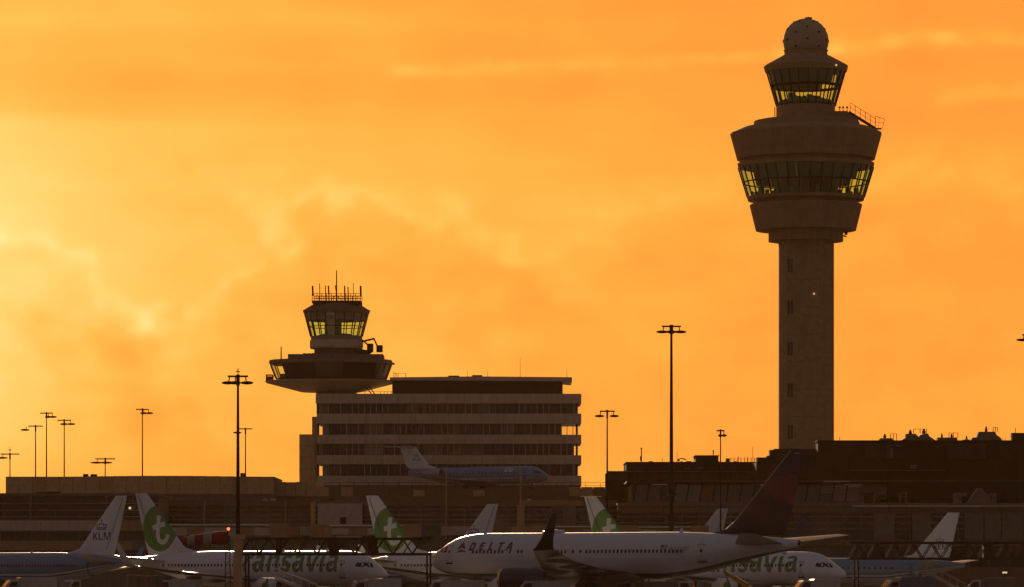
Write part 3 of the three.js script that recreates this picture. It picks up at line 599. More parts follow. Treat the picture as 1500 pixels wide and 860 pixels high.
// ---- generic builder
function makeAircraft(A, spec) {
  const { hull } = spec, H = hull;
  const fus = part('fuselage', H.geometry(), spec.skin, A);
  // cabin windows
  const wy = spec.windowY, ww = spec.windowSize ?? [0.26, 0.38], mid = (spec.windows[0][0] + spec.windows[0][1]) / 2;
  const winGeo = {}; for (const s of [1, -1]) winGeo[s] = H.patch(roundRect(mid - ww[0] / 2, mid + ww[0] / 2, wy - ww[1] / 2, wy + ww[1] / 2, ww[0] * 0.42, 2), s, 0.012).translate(-mid, 0, 0);
  for (const [a, b, st] of spec.windows) for (let x = a; x <= b; x += st) for (const s of [1, -1]) part('cabin_window', winGeo[s], M.aircraftGlass, fus).position.x = x;
  for (const [x0, x1, y0, y1] of spec.doors) for (const s of [1, -1]) {
    const d = part('door_seam', H.patch(roundRect(x0, x1, y0, y1, 0.2, 3), s, 0.008), M.seam, fus); d.name = 'door';
    fus.remove(d); A.add(d);
    part('door_panel', H.patch(roundRect(x0 + 0.05, x1 - 0.05, y0 + 0.05, y1 - 0.05, 0.18, 3), s, 0.016), spec.doorMat ?? M.white, d);
    part('door_window', H.patch(roundRect((x0 + x1) / 2 - 0.13, (x0 + x1) / 2 + 0.13, wy - 0.15, wy + 0.2, 0.1, 2), s, 0.024), M.aircraftGlass, d);
    part('door_sill', H.patch([[x0 - 0.05, y0 - 0.16], [x1 + 0.05, y0 - 0.16], [x1 + 0.05, y0 - 0.03], [x0 - 0.05, y0 - 0.03]], s, 0.03), M.darkSteel, d);
  }
  for (const o of spec.cockpit) for (const s of [1, -1]) part('cockpit_window', H.patch(o, s, 0.015), M.aircraftGlass, fus);
  // wing box fairing
  if (spec.fairing) { const f = spec.fairing; part('wing_fairing', new THREE.SphereGeometry(1, 28, 16).scale(f[1], f[2], f[3]).translate(f[0], f[4], 0).toNonIndexed(), spec.bellyMat ?? M.belly, A); }
  // wings
  const wingGeo = foil(spec.wing);
  bothSides('wing', wingGeo, spec.wingMat ?? M.wingGrey, A, (m, s) => {
    if (spec.winglet) part('winglet', s > 0 ? foil(spec.winglet) : mirrorZ(foil(spec.winglet)), spec.wingletMat, m);
    for (const [z, x, y, l] of spec.flapTracks ?? []) { const g = new THREE.SphereGeometry(1, 14, 10).scale(l / 2, 0.22, 0.2).translate(x, y, z).toNonIndexed(); part('flap_track_fairing', s > 0 ? g : mirrorZ(g), spec.wingMat ?? M.wingGrey, m); }
  });
  const tp = foil(spec.tailplane);
  bothSides('tailplane', tp, spec.tailMat ?? M.wingGrey, A);
  const fin = part('fin', foil(spec.fin, spec.finPrint.uvOf), paint(spec.finPrint.tex, spec.finLook), A);
  if (spec.rudderLine) part('rudder_gap', bar(spec.rudderLine[0], spec.rudderLine[1], 0.4, 0.02), M.panelSeam, fin);
  part('tail_light', new THREE.SphereGeometry(0.12, 8, 6).translate(H.L, (H.top(H.L) + H.bottom(H.L)) / 2, 0), M.seam, A);
  // engines
  const e = spec.engine, R = e.r, nac = spin([[0.12 * e.l, R * 0.80], [0, R * 0.88], [-0.02 * e.l, R * 0.94], [0.03 * e.l, R * 0.985], [0.2 * e.l, R * 1.04], [0.5 * e.l, R], [0.8 * e.l, R * 0.78], [e.l, R * 0.6], [e.l, R * 0.54], [0.75 * e.l, R * 0.55]]);
  for (const s of [1, -1]) {
    const m = part('engine', nac, e.mat, A); m.position.set(e.x, e.y, s * e.z);
    part('intake_lip', spin([[0.06 * e.l, R * 0.84], [-0.005 * e.l, R * 0.88], [-0.03 * e.l, R * 0.945], [0.03 * e.l, R * 0.995]]), M.alu, m);
    part('fan', spin([[0.12 * e.l, R * 0.82], [0.125 * e.l, 0]], 24), M.darkSteel, m);
    part('spinner', new THREE.ConeGeometry(R * 0.26, R * 0.5, 16).rotateZ(Math.PI / 2).translate(0.12 * e.l - R * 0.22, 0, 0).toNonIndexed(), M.steel, m);
    part('exhaust_cone', spin([[0.78 * e.l, R * 0.5], [e.l, R * 0.4], [1.14 * e.l, R * 0.22], [1.22 * e.l, 0.001]], 20), M.steel, m);
    if (e.pylon) part('pylon', profile(e.pylon, -0.16, 0.16), e.pylonMat ?? e.mat, m);
    if (e.logo) part('engine_emblem', new THREE.CircleGeometry(R * 0.42, 20).scale(1.15, 1, 1).rotateX(s > 0 ? 0 : Math.PI).translate(e.l * 0.36, 0.1 * R, s * (R * 1.06)).toNonIndexed(), e.logo, m);
  }
  // landing gear
  for (const g of spec.gear) {
    const leg = part('landing_gear', [rod([g.x, 0.3, g.z], [g.x, g.top, g.z * 0.93], 0.16, 0.2, 10), bar([g.x, g.r * 1.4, g.z], [g.x + 1.1, g.top, g.z], 0.12)], M.steel, A);
    for (const dx of g.bogie ? [-0.7, 0.7] : [0]) for (const dz of [-1, 1]) part('wheel', new THREE.CylinderGeometry(g.r, g.r, 0.4, 20).rotateX(Math.PI / 2).translate(g.x + dx, g.r, g.z + dz * g.gap).toNonIndexed(), M.rubber, leg);
  }
  for (const [x, l, hh] of spec.aerials ?? []) part('blade_aerial', profile([[x, H.top(x) - 0.1], [x + l, H.top(x) - 0.1], [x + l * 0.9, H.top(x) + hh], [x + l * 0.45, H.top(x) + hh]], -0.05, 0.05), M.white, A);
  for (const c of A.children) c.position.x -= H.L / 2;                 // the group's origin is under the middle of the fuselage
  return A;
}
const wingRow = (list) => list.map(([x, y, z, c, t, up]) => ({ x, y, z, c, t, up: up ?? 0 }));
function place(A, u, d, turn, y = 0) { A.position.set(mx(u, d), y, -d); A.rotation.set(0, turn * D2R, 0); }
function copyThing(src, label, group) { const o = src.clone(); o.name = numbered(src.name.replace(/_\d{3}$/, '')); o.userData = { ...src.userData }; scene.add(o); return tag(o, label, null, group); }
const OUT = -37, IN = 143;                                            // noses away to the left / towards us to the right

// ---- wide-body twin with dark fin, nearest of all
{
  const hull = new Hull({ L: 48.4, top: 7.42, bottom: 2.45, half: 2.35, noseY: 4.3, noseLen: 8.2, tailAt: 31.5, tailTop: 6.5, tailBottom: 5.65, tailHalf: 0.33, blunt: 0.09 });
  const skin = paint(hullPrint(hull, 2048, 1024, (P) => {
    P.ctx.fillStyle = '#dcdddf'; P.ctx.fillRect(0, 0, 2048, 1024);
    for (let k = 0; k < 26; k++) { P.ctx.fillStyle = 'rgba(60,62,70,0.16)'; P.ctx.fillRect(70 + k * 75, 0, 1.5, 1024); }
    P.band(0, 0.21, '#23283a');
    for (let k = 0; k < 260; k++) { P.ctx.fillStyle = 'rgba(70,66,60,' + rr(0.02, 0.09) + ')'; const s = rnd() < 0.5; P.ctx.fillRect(rnd() * 2048, (s ? rr(0.08, 0.3) : rr(0.7, 0.92)) * 1024, rr(4, 60), rr(1, 4)); }
    P.decal(9.7, 5.95, (x) => { x.font = 'bold 128px sans-serif'; x.strokeStyle = '#141b3a'; x.lineWidth = 7; x.fillStyle = '#141b3a'; x.textAlign = 'center'; x.textBaseline = 'middle'; x.save(); x.transform(1, 0, -0.2, 1, 0, 0); 'DELTA'.split('').forEach((c, k) => { x.fillText(c, (k - 2) * 128, 0); x.strokeText(c, (k - 2) * 128, 0); }); x.restore(); });
    P.decal(5.5, 5.9, (x, s) => { const f = 1; x.fillStyle = '#7c1020'; x.beginPath(); x.moveTo(10 * f, -75); x.lineTo(70, 30); x.lineTo(15, 12); x.lineTo(-55, 30); x.fill(); x.fillStyle = '#4a0a18'; x.beginPath(); x.moveTo(-75, 62); x.lineTo(12, 28); x.lineTo(90, 62); x.fill(); });
    P.decal(33.3, 5.75, (x, s) => { x.fillStyle = '#1b2140'; x.fillRect(-95, -32, 36, 28); x.fillStyle = '#8a1c22'; for (let k = 0; k < 4; k++) x.fillRect(-95 + (k < 2 ? 40 : 0), -30 + k * 15, k < 2 ? 50 : 90, 7); });
    P.decal(34.7, 5.6, (x) => { x.font = '62px sans-serif'; x.fillStyle = '#3a2030'; x.textAlign = 'center'; x.textBaseline = 'middle'; x.fillText('N179DZ'.slice(0, 6), 0, 0); });
  }));
  const finP = finPrint(36, 50.2, 6, 16.2, (x, px, py, k, s) => {
    x.fillStyle = '#14060d'; x.fillRect(0, 0, 4000, 4000);
    const tri = (pts, c) => { x.fillStyle = c; x.beginPath(); pts.forEach(([a, b], i) => x[i ? 'lineTo' : 'moveTo'](px(a), py(b))); x.fill(); };
    tri([[42.6, 12.8], [48.2, 13.4], [48.4, 9.9], [46.0, 10.6]], '#760e18'); tri([[40.0, 9.6], [43.0, 12.2], [45.6, 9.9], [43.9, 8.4]], '#420710'); tri([[41.0, 7.4], [46.0, 9.4], [47.4, 9.2], [47.2, 7.2]], '#2a040a');
    x.fillStyle = '#8d8f98'; x.fillRect(px(48.2) - 0.3 * k, py(15.6), 0.6 * k, 0.2 * k);
  });
  const A = thing('wide_body_airliner', 'large white twin-engine airliner with dark blue and red tail fin', 'airplane');
  makeAircraft(A, {
    hull, skin, finPrint: finP, finLook: { clearcoat: 0.5, clearcoatRoughness: 0.25 }, windowY: 5.35, windowSize: [0.27, 0.4],
    windows: [[7.3, 11.6, 0.51], [12.4, 12.5, 0.6], [13.5, 14.1, 0.5], [16.8, 20.0, 0.52], [20.9, 21, 1], [21.9, 22, 1], [22.7, 35.5, 0.515]],
    doors: [[3.3, 4.3, 4.2, 6.1], [36.8, 37.8, 4.3, 6.1]],
    cockpit: [[[1.75, 5.35], [2.6, 5.3], [2.75, 6.0], [2.1, 5.95]], [[2.7, 5.3], [3.4, 5.3], [3.35, 5.95], [2.85, 6.0]], [[1.2, 5.2], [1.68, 5.3], [2.02, 5.92], [1.7, 5.8]]],
    fairing: [21.5, 8, 1.1, 2.45, 2.85],
    wing: wingRow([[16.6, 3.05, 1.2, 11.5, 0.13], [20.2, 3.45, 6.8, 7.8, 0.12], [25.2, 4.25, 14.4, 4.7, 0.1], [30.2, 5.45, 22, 2.7, 0.1]]),
    winglet: wingRow([[30.2, 5.45, 22, 2.7, 0.1], [31.0, 5.75, 22.5, 2.15, 0.06, 45], [31.9, 6.55, 22.85, 1.55, 0.05, 72], [33.7, 9.1, 23.4, 0.6, 0.05, 76]]), wingletMat: M.navy,
    flapTracks: [[8.8, 27.8, 3.2, 4.2], [12.9, 28.6, 3.65, 3.6], [17.4, 29.8, 4.3, 3]],
    tailplane: wingRow([[40.6, 6.1, 0.4, 6.0, 0.1], [46.9, 7.05, 9.0, 2.0, 0.09]]),
    fin: wingRow([[36.6, 7.0, 0, 10, 0.035, 90], [39.2, 7.65, 0, 7.6, 0.08, 90], [40.3, 8.4, 0, 6.8, 0.09, 90], [47.4, 15.85, 0, 2.1, 0.09, 90]]),
    engine: { x: 15.6, y: 2.3, z: 7.4, r: 1.36, l: 5.6, mat: M.navyEngine, pylon: [[2, 0.9], [6.9, 0.3], [10, 1.25], [6.5, 1.6], [3.4, 1.25]], pylonMat: M.wingGrey },
    gear: [{ x: 5.6, z: 0, top: 2.6, r: 0.47, gap: 0.3 }, { x: 25.5, z: 4.4, top: 3.2, r: 0.58, gap: 0.57, bogie: true }, { x: 25.5, z: -4.4, top: 3.2, r: 0.58, gap: 0.57, bogie: true }],
    aerials: [[7, 0.5, 0.35], [17, 0.5, 0.35], [33.2, 0.45, 0.4]],
  });
  const fin = A.children.find((c) => c.name === 'fin');
  part('leading_edge', [rod([39.15, 7.62, 0], [40.26, 8.4, 0], 0.07, 0.07, 8), rod([40.26, 8.4, 0], [47.36, 15.8, 0], 0.075, 0.06, 8)], M.alu, fin);
  part('satcom_dome', new THREE.SphereGeometry(1, 20, 10).scale(1.5, 0.42, 0.7).translate(16.6 - 24.2, 7.38, 0).toNonIndexed(), M.white, A);
  place(A, 894, 441, OUT);
}

// ---- narrow-body twins: one shape, two liveries
const narrow = {
  hull: new Hull({ L: 38.8, top: 5.6, bottom: 1.5, half: 1.88, noseY: 2.75, noseLen: 6.4, tailAt: 26, tailTop: 4.7, tailBottom: 4.05, tailHalf: 0.25 }),
  windowY: 3.95, windowSize: [0.25, 0.36],
  cockpit: [[[1.6, 3.7], [2.36, 3.7], [2.46, 4.3], [1.95, 4.25]], [[2.4, 3.7], [3.2, 3.8], [3.12, 4.24], [2.5, 4.3]], [[1.2, 3.66], [1.56, 3.7], [1.9, 4.24], [1.68, 4.12]]],
  fairing: [16.2, 6.2, 0.95, 2.05, 1.75],
  wing: wingRow([[12.2, 1.95, 0.9, 8.2, 0.13], [15.3, 2.35, 5.6, 5.1, 0.12], [18.8, 2.95, 11, 3.2, 0.1], [22.4, 3.8, 16.9, 1.7, 0.1]]),
  winglet: wingRow([[22.4, 3.8, 16.9, 1.7, 0.1], [22.9, 4.05, 17.25, 1.5, 0.09, 45], [23.3, 4.55, 17.45, 1.3, 0.08, 74], [24.5, 6.35, 17.75, 0.6, 0.08, 78]]),
  flapTracks: [[6.2, 20.2, 2.15, 3.0], [9.2, 20.9, 2.5, 2.6]],
  tailplane: wingRow([[32.2, 4.35, 0.4, 4.4, 0.1], [36.8, 5.2, 7.1, 1.4, 0.09]]),
  fin: wingRow([[26.6, 5.15, 0, 9.5, 0.02, 90], [30.3, 6.0, 0, 6.1, 0.07, 90], [30.9, 6.6, 0, 5.7, 0.09, 90], [36.4, 12.5, 0, 1.85, 0.09, 90]]), rudderLine: [[35.0, 5.9, 0], [37.7, 12.3, 0]],
  gear: [{ x: 4.1, z: 0, top: 1.6, r: 0.34, gap: 0.2 }, { x: 19.7, z: 2.86, top: 2.2, r: 0.56, gap: 0.43 }, { x: 19.7, z: -2.86, top: 2.2, r: 0.56, gap: 0.43 }],
  doors: [[4.7, 5.55, 2.6, 4.45], [32.4, 33.1, 2.75, 4.45]],
  aerials: [[8.5, 0.4, 0.3], [15, 0.4, 0.3], [22, 0.4, 0.3]],
};
const narrowEngine = (mat, logo) => ({ x: 11.6, y: 1.5, z: 4.83, r: 0.98, l: 3.9, mat, logo, pylon: [[1.3, 0.7], [4.2, 0.2], [6.2, 0.75], [4.5, 1.05], [2.3, 0.92]] });
const green = '#35881f';
{
  const hull = narrow.hull;
  const skin = paint(hullPrint(hull, 2048, 1024, (P) => {
    P.ctx.fillStyle = '#e2e3e6'; P.ctx.fillRect(0, 0, 2048, 1024);
    for (let k = 0; k < 24; k++) { P.ctx.fillStyle = 'rgba(60,62,70,0.14)'; P.ctx.fillRect(90 + k * 80, 0, 1.5, 1024); }
    P.band(0, 0.16, '#a9aaae');
    for (let k = 0; k < 240; k++) { P.ctx.fillStyle = 'rgba(80,74,64,' + rr(0.02, 0.09) + ')'; P.ctx.fillRect(rnd() * 2048, (rnd() < 0.5 ? rr(0.05, 0.25) : rr(0.75, 0.95)) * 1024, rr(4, 70), rr(1, 4)); }
    P.decal(13.5, 4.15, (x) => { x.font = 'bold 372px sans-serif'; x.fillStyle = '#2f7431'; x.textAlign = 'center'; x.textBaseline = 'alphabetic'; x.save(); x.scale(0.95, 1); x.fillText('transavia', 0, 96); x.restore(); });
  }));
  const finP = finPrint(26, 39, 4.8, 12.8, (x, px, py, k, s) => {
    x.fillStyle = '#e0e2e6'; x.fillRect(0, 0, 4000, 4000);
    x.fillStyle = green; x.beginPath(); x.ellipse(px(34.25), py(8.35), 2.75 * k, 2.75 * k, 0, 0, 7); x.fill();
    swirlT(x, px(34.15), py(8.15), 3.5 * k, '#e0e2e6');
  });
  const A = thing('green_tail_airliner', 'white airliner with green fin circle, cockpit showing beside the lattice walkway', 'airplane', [0, 0, 0], 0, 'green-tailed airliners parked in a row');
  makeAircraft(A, { ...narrow, skin, finPrint: finP, wingletMat: paint(null, { color: new THREE.Color().setRGB(0.7, 0.71, 0.73) }), windows: [[6.6, 10.6, 0.51], [11.2, 22.6, 0.51], [23.1, 31.4, 0.51]], engine: narrowEngine(M.white, phy(0.03, 0.2, 0.035, { roughness: 0.4 })), tailMat: M.white });
  place(A, 375, 475, IN);
  const B = copyThing(A, 'white airliner with green fin circle, nose hidden behind the large airliner'); place(B, 716, 489, IN);
  const C = copyThing(A, 'white airliner with green fin circle, nose ahead of the blue regional jet'); place(C, 1040, 497, IN);
}
const blueSkin = (hull, title) => paint(hullPrint(hull, 2048, 1024, (P) => {
  P.ctx.fillStyle = '#b9bbc0'; P.ctx.fillRect(0, 0, 2048, 1024);
  P.band(0.40, 1, '#5b7f9f'); P.band(0.36, 0.40, '#e6e6e6'); P.band(0.335, 0.36, '#123a78'); P.band(0.345, 0.352, '#123a78');
  for (let k = 0; k < 24; k++) { P.ctx.fillStyle = 'rgba(30,40,60,0.14)'; P.ctx.fillRect(90 + k * 80, 0, 1.5, 1024); }
  for (let k = 0; k < 200; k++) { P.ctx.fillStyle = 'rgba(50,50,56,' + rr(0.02, 0.09) + ')'; P.ctx.fillRect(rnd() * 2048, (rnd() < 0.5 ? rr(0.05, 0.3) : rr(0.7, 0.95)) * 1024, rr(4, 70), rr(1, 4)); }
  P.decal(title[0], title[1], (x) => { x.font = 'bold ' + title[2] + 'px sans-serif'; x.fillStyle = '#eef0f4'; x.textAlign = 'center'; x.textBaseline = 'middle'; x.fillText('KLM', 0, 0); crown(x, 0, -title[2] * 0.75, title[2] * 0.9, '#eef0f4'); });
}));
const klmFin = (x0, x1, y0, y1, cx, cy, s, ink = '#2b4a86') => finPrint(x0, x1, y0, y1, (x, px, py, k) => {
  x.fillStyle = '#dfe2e8'; x.fillRect(0, 0, 4000, 4000);
  x.font = 'bold ' + s * k + 'px sans-serif'; x.fillStyle = ink; x.textAlign = 'center'; x.textBaseline = 'middle'; x.save(); x.translate(px(cx), py(cy)); x.scale(1.12, 1); x.fillText('KLM', 0, 0); x.restore();
  crown(x, px(cx) - 0.05 * k, py(cy + s * 1.0), s * 1.25 * k, ink);
});
const blueDoor = phy(0.05, 0.24, 0.55, { map: grainFine, roughness: 0.35, clearcoat: 0.5 });
{
  const A = thing('blue_airliner', 'light blue airliner with white crown fin beside the cargo dollies', 'airplane', [0, 0, 0], 0, 'blue airliners with white crown fins');
  makeAircraft(A, { ...narrow, skin: blueSkin(narrow.hull, [9.5, 4.6, 120]), finPrint: klmFin(26, 39, 4.8, 12.8, 34.2, 7.55, 1.35), wingletMat: blueDoor, windows: [[6.6, 10.6, 0.51], [11.2, 22.6, 0.51], [23.1, 31.4, 0.51]], engine: narrowEngine(M.belly), tailMat: M.white, doorMat: blueDoor });
  place(A, 22, 512, OUT);
  place(copyThing(A, 'airliner whose white crown fin stands behind a green-circle fin'), 424, 634, OUT);
  place(copyThing(A, 'airliner whose white crown fin rises behind the nose of the large airliner'), 572, 571, OUT);
  place(copyThing(A, 'airliner whose white crown fin rises behind the rear cabin of the large airliner'), 913, 612, OUT);
}
{ // regional jet at the right
  const hull = new Hull({ L: 36.2, top: 4.95, bottom: 1.6, half: 1.5, noseY: 2.9, noseLen: 5.2, tailAt: 24.5, tailTop: 4.3, tailBottom: 3.8, tailHalf: 0.25 });
  const A = thing('regional_jet', 'blue regional jet with white fin behind the lattice walkway', 'airplane');
  makeAircraft(A, {
    hull, skin: blueSkin(hull, [7, 4.2, 100]), finPrint: klmFin(24, 37.5, 4.4, 10.9, 32.6, 6.3, 0.9), doorMat: blueDoor, windowY: 3.65, windowSize: [0.26, 0.36], windows: [[5.5, 27, 0.8]], doors: [[3.6, 4.35, 2.5, 4.2], [28.6, 29.3, 2.6, 4.2]],
    cockpit: [[[1.3, 3.5], [2.2, 3.5], [2.2, 3.95], [1.6, 3.9]]], fairing: [16, 5, 0.8, 1.6, 1.9],
    wing: wingRow([[11.8, 2.1, 0.8, 6.4, 0.13], [14.4, 2.5, 4.6, 4.2, 0.12], [19.8, 3.6, 13.2, 1.6, 0.1]]), winglet: wingRow([[19.8, 3.6, 13.2, 1.6, 0.1], [20.3, 3.95, 13.55, 1.4, 0.09, 50], [21.6, 5.4, 14.2, 0.5, 0.08, 70]]), wingletMat: blueDoor,
    tailplane: wingRow([[29.8, 4.0, 0.4, 3.6, 0.1], [33.4, 4.7, 6.0, 1.3, 0.09]]), tailMat: M.white,
    fin: wingRow([[25.0, 4.75, 0, 8.8, 0.02, 90], [28.4, 5.3, 0, 5.5, 0.07, 90], [29.0, 5.8, 0, 5.1, 0.09, 90], [33.6, 10.57, 0, 1.7, 0.09, 90]]),
    engine: { x: 10.4, y: 1.5, z: 4.2, r: 0.85, l: 3.4, mat: M.belly, pylon: [[1.2, 0.6], [3.6, 0.2], [5.4, 0.8], [4, 1.0], [2, 0.8]] },
    gear: [{ x: 3.6, z: 0, top: 1.9, r: 0.32, gap: 0.2 }, { x: 18.4, z: 2.9, top: 2.2, r: 0.5, gap: 0.4 }, { x: 18.4, z: -2.9, top: 2.2, r: 0.5, gap: 0.4 }],
  });
  place(A, 1234, 520, OUT);
}
{ // twin-jet with a T-tail kept on the terrace roof
  const hull = new Hull({ L: 33.0, top: 4.5, bottom: 1.2, half: 1.65, noseY: 2.35, noseLen: 5.2, tailAt: 22.5, tailTop: 4.1, tailBottom: 3.2, tailHalf: 0.4 });
  const A = thing('roof_terrace_jet', 'old blue and white jet with rear engines and T-tail on the terminal terrace', 'airplane');
  makeAircraft(A, {
    hull, skin: blueSkin(hull, [8.2, 3.7, 95]), finPrint: klmFin(25, 36, 3.8, 8.9, 31.0, 6.15, 0.95), doorMat: blueDoor, windowY: 3.25, windowSize: [0.26, 0.34], windows: [[6, 22, 0.75]], doors: [[4.0, 4.8, 2.2, 3.9]],
    cockpit: [[[1.5, 3.1], [2.5, 3.1], [2.5, 3.6], [1.9, 3.55]], [[1.1, 3.05], [1.45, 3.1], [1.8, 3.5], [1.5, 3.4]]], fairing: [16, 4.5, 0.6, 1.6, 1.4],
    wing: wingRow([[12.5, 1.55, 0.9, 6.2, 0.13], [18.4, 2.35, 14, 1.9, 0.1]]),
    tailplane: wingRow([[31.4, 8.45, 0.05, 3.4, 0.1], [34.4, 8.55, 5.0, 1.4, 0.09]]), tailMat: M.white,
    fin: wingRow([[25.5, 4.3, 0, 7.5, 0.03, 90], [28.2, 5.0, 0, 5.6, 0.08, 90], [31.2, 8.3, 0, 3.9, 0.09, 90], [31.9, 8.62, 0, 2.6, 0.09, 90]]),
    engine: { x: 23.2, y: 3.35, z: 2.75, r: 0.82, l: 4.3, mat: M.belly },
    gear: [{ x: 3.8, z: 0, top: 1.6, r: 0.3, gap: 0.2 }, { x: 17.6, z: 2.5, top: 1.7, r: 0.45, gap: 0.3 }, { x: 17.6, z: -2.5, top: 1.7, r: 0.45, gap: 0.3 }],
  });
  place(A, 700, 772, IN, my(719, 772));
}

// ---------------------------------------------------------------- long flat building at the left
{
  const D = 690, S = F / D, h = (v) => my(v, D), X = (u) => (u - 205) / S;
  const B = thing('flat_roofed_hall', 'long flat-roofed hall with plain brown cladding below a row of slender masts', 'building', [mx(205, D), 0, -D]);
  part('hall_core', box(X(9), X(400.5), 0, h(699.5), -26, -0.4), M.panelGrey, B);
  for (let k = 0; k < 20; k++) { const a = 8 + k * 19.65, t = 699.2 - 2.2 * smooth(0, 220, a) + 1.4 * smooth(240, 400, a); part('cladding_panel', box(X(a) + 0.03, X(a + 19.65) - 0.03, h(724), h(t), -0.4, rr(-0.03, 0.03)), k % 5 === 2 ? M.cladBrownB : M.cladBrown, B); }
  part('roof_edge', box(X(7.5), X(401), h(699.4), h(698.2), -26.3, -0.6), M.darkClad, B);
  for (const [a, b, t] of [[117, 122.5, 693.3], [128, 135.5, 693.6], [349, 356, 692]]) part('roof_vent', box(X(a), X(b), h(699), h(t), -8, -5), M.darkClad, B);
  part('pipe_run', box(X(54), X(88), h(723), h(720.6), 0.1, 0.6), M.darkSteel, B);
}
{
  const D = 700, S = F / D, h = (v) => my(v, D), X = (u) => (u - 640) / S;
  const B = thing('terrace_podium', 'broad brown podium under the rooftop jet and office block', 'building', [mx(640, D), 0, -D]);
  const z1 = -112;
  part('podium_core', box(X(401.5), X(921), 0, h(727.5), -40, -0.5), M.panelGrey, B);
  for (let k = 0; k < 4; k++) { const a = 402 + k * 15.5; part('louvre_wall', box(X(a) + 0.03, X(a + 15.5) - 0.03, h(727), h(706 + (k % 2) * 0.4), -30, rr(-0.1, 0.1)), M.cladBrown, B); }
  for (let k = 0; k < 26; k++) { const a = 464 + k * 17.6; part('facade_panel', box(X(a) + 0.04, X(a + 17.6) - 0.04, h(727), h(k > 6 && k < 20 ? 718 : 713.5), -0.5, rr(-0.06, 0.1)), rnd() < 0.35 ? M.cladBrown : M.concreteDark, B); }
  part('parapet', box(X(440), X(920), h(737), h(727.3), -1, 0.6), M.concreteDark, B);
  part('parapet_cap', box(X(440), X(920), h(736.4), h(734.8), 0.6, 0.8), M.panelGrey, B);
}
{ // roof terrace deck that carries the jet
  const D = 740, h = (v) => my(v, D), y = my(719, 772);
  const T = thing('roof_terrace', 'raised viewing terrace deck carrying the old jet', 'terrace', [mx(690, 772), 0, -772]);
  part('deck', box(-27, 27, y - 0.6, y, -20, 20), M.concreteDark, T);
  for (let k = 0; k < 7; k++) for (const z of [-18, 18]) part('deck_column', box(-25.4 + k * 8.4, -24.6 + k * 8.4, 0, y - 0.6, z - 0.4, z + 0.4), M.concreteDark, T);
  const r = part('guard_rail', [box(-26.8, 26.8, y + 1.05, y + 1.12, 19.7, 19.8), box(-26.8, 26.8, y + 0.55, y + 0.6, 19.7, 19.8)], M.darkSteel, T);
  for (let x = -26.6; x < 26.8; x += 2.66) part('rail_post', box(x - 0.04, x + 0.04, y, y + 1.1, 19.68, 19.82), M.darkSteel, r);
}

// ---------------------------------------------------------------- concourse (pier) buildings behind the parked aircraft
// A facade in horizontal courses: [kind, top, bottom] in picture rows at distance D; panes, rails and panels are parts.
function concourse(name, label, D, u0, u1, courses, depth, roofRow) {
  const S = F / D, h = (v) => my(v, D), mid = (u0 + u1) / 2, X = (u) => (u - mid) / S;
  const B = thing(name, label, 'building', [mx(mid, D), 0, -D]);
  part('building_core', box(X(u0) + 0.2, X(u1) - 0.2, 0, h(roofRow + 1), -depth, -0.7), M.panelGrey, B);
  part('roof_slab', box(X(u0), X(u1), h(roofRow + 2.2), h(roofRow), -depth - 0.4, 0.25), M.panelGrey, B);
  for (const [kind, a, b, o = {}] of courses) {
    const step = (o.step ?? 22), n = Math.max(1, Math.round((u1 - u0) / step)), w = (u1 - u0) / n;
    if (kind === 'glass') {
      const g = part('glazing_frame', [box(X(u0), X(u1), h(b), h(b) + 0.12, -0.7, -0.1), box(X(u0), X(u1), h(a) - 0.12, h(a), -0.7, -0.1)], M.steel, B);
      for (let k = 0; k < n; k++) {
        const x = u0 + k * w, m = o.mats ? o.mats[Math.floor(rnd() * o.mats.length)] : rnd() < 0.72 ? M.glassDark : M.glassMid;
        part('window_pane', box(X(x) + 0.06, X(x + w) - 0.06, h(b) + 0.12, h(a) - 0.12, -0.55, -0.5), m, g);
        part('mullion', box(X(x) - 0.07, X(x) + 0.07, h(b) + 0.1, h(a) - 0.1, -0.52, -0.3), rnd() < 0.5 ? M.steel : M.concreteDark, g);
      }
      for (const v of o.rails ?? []) part('rail', box(X(u0), X(u1), h(v + 0.6), h(v - 0.6), -0.3, -0.16), M.concrete, g);
    } else {
      for (let k = 0; k < n; k++) {
        const x = u0 + k * w;
        if (o.skip && rnd() < o.skip) continue;
        part('facade_panel', box(X(x) + 0.025, X(x + w) - 0.025, h(b), h(a), -0.7, (o.out ?? 0) + rr(-0.03, 0.03)), rnd() < 0.25 ? (o.matB ?? M.panelGrey) : (o.mat ?? M.panel), B);
      }
    }
  }
  return { B, X, h };
}
{
  const c = concourse('concourse_building', 'low concourse with slatted glazing and pale spandrel band in front of the flat-roofed hall', 600, -70, 232, [
    ['panel', 722.5, 726, { mat: M.concreteDark, out: 0.3, step: 30 }], ['glass', 726, 761, { step: 37, rails: [737.5, 747.5, 757] }], ['panel', 762.5, 777.5, { mat: M.panel, matB: M.concrete, out: 0.35, step: 44 }],
    ['glass', 777.5, 793, { step: 24 }], ['panel', 793, 806, { mat: M.concrete, matB: M.panelGrey, out: 0.25, step: 36 }], ['glass', 806, 828, { step: 26 }], ['panel', 828, 868, { mat: M.concreteDark, step: 40 }]], 24, 724);
  part('service_mast', box(c.X(45.4), c.X(47.2), c.h(762), c.h(724), 0.4, 0.7), M.panelGrey, c.B);
  part('roof_bulkhead', box(c.X(126), c.X(146), c.h(726), c.h(724), -3, -1), M.darkClad, c.B);
  part('wall_lamp', new THREE.SphereGeometry(0.2, 10, 8).translate(c.X(191), c.h(744.5), 0.9), M.whiteLamp, c.B);
}
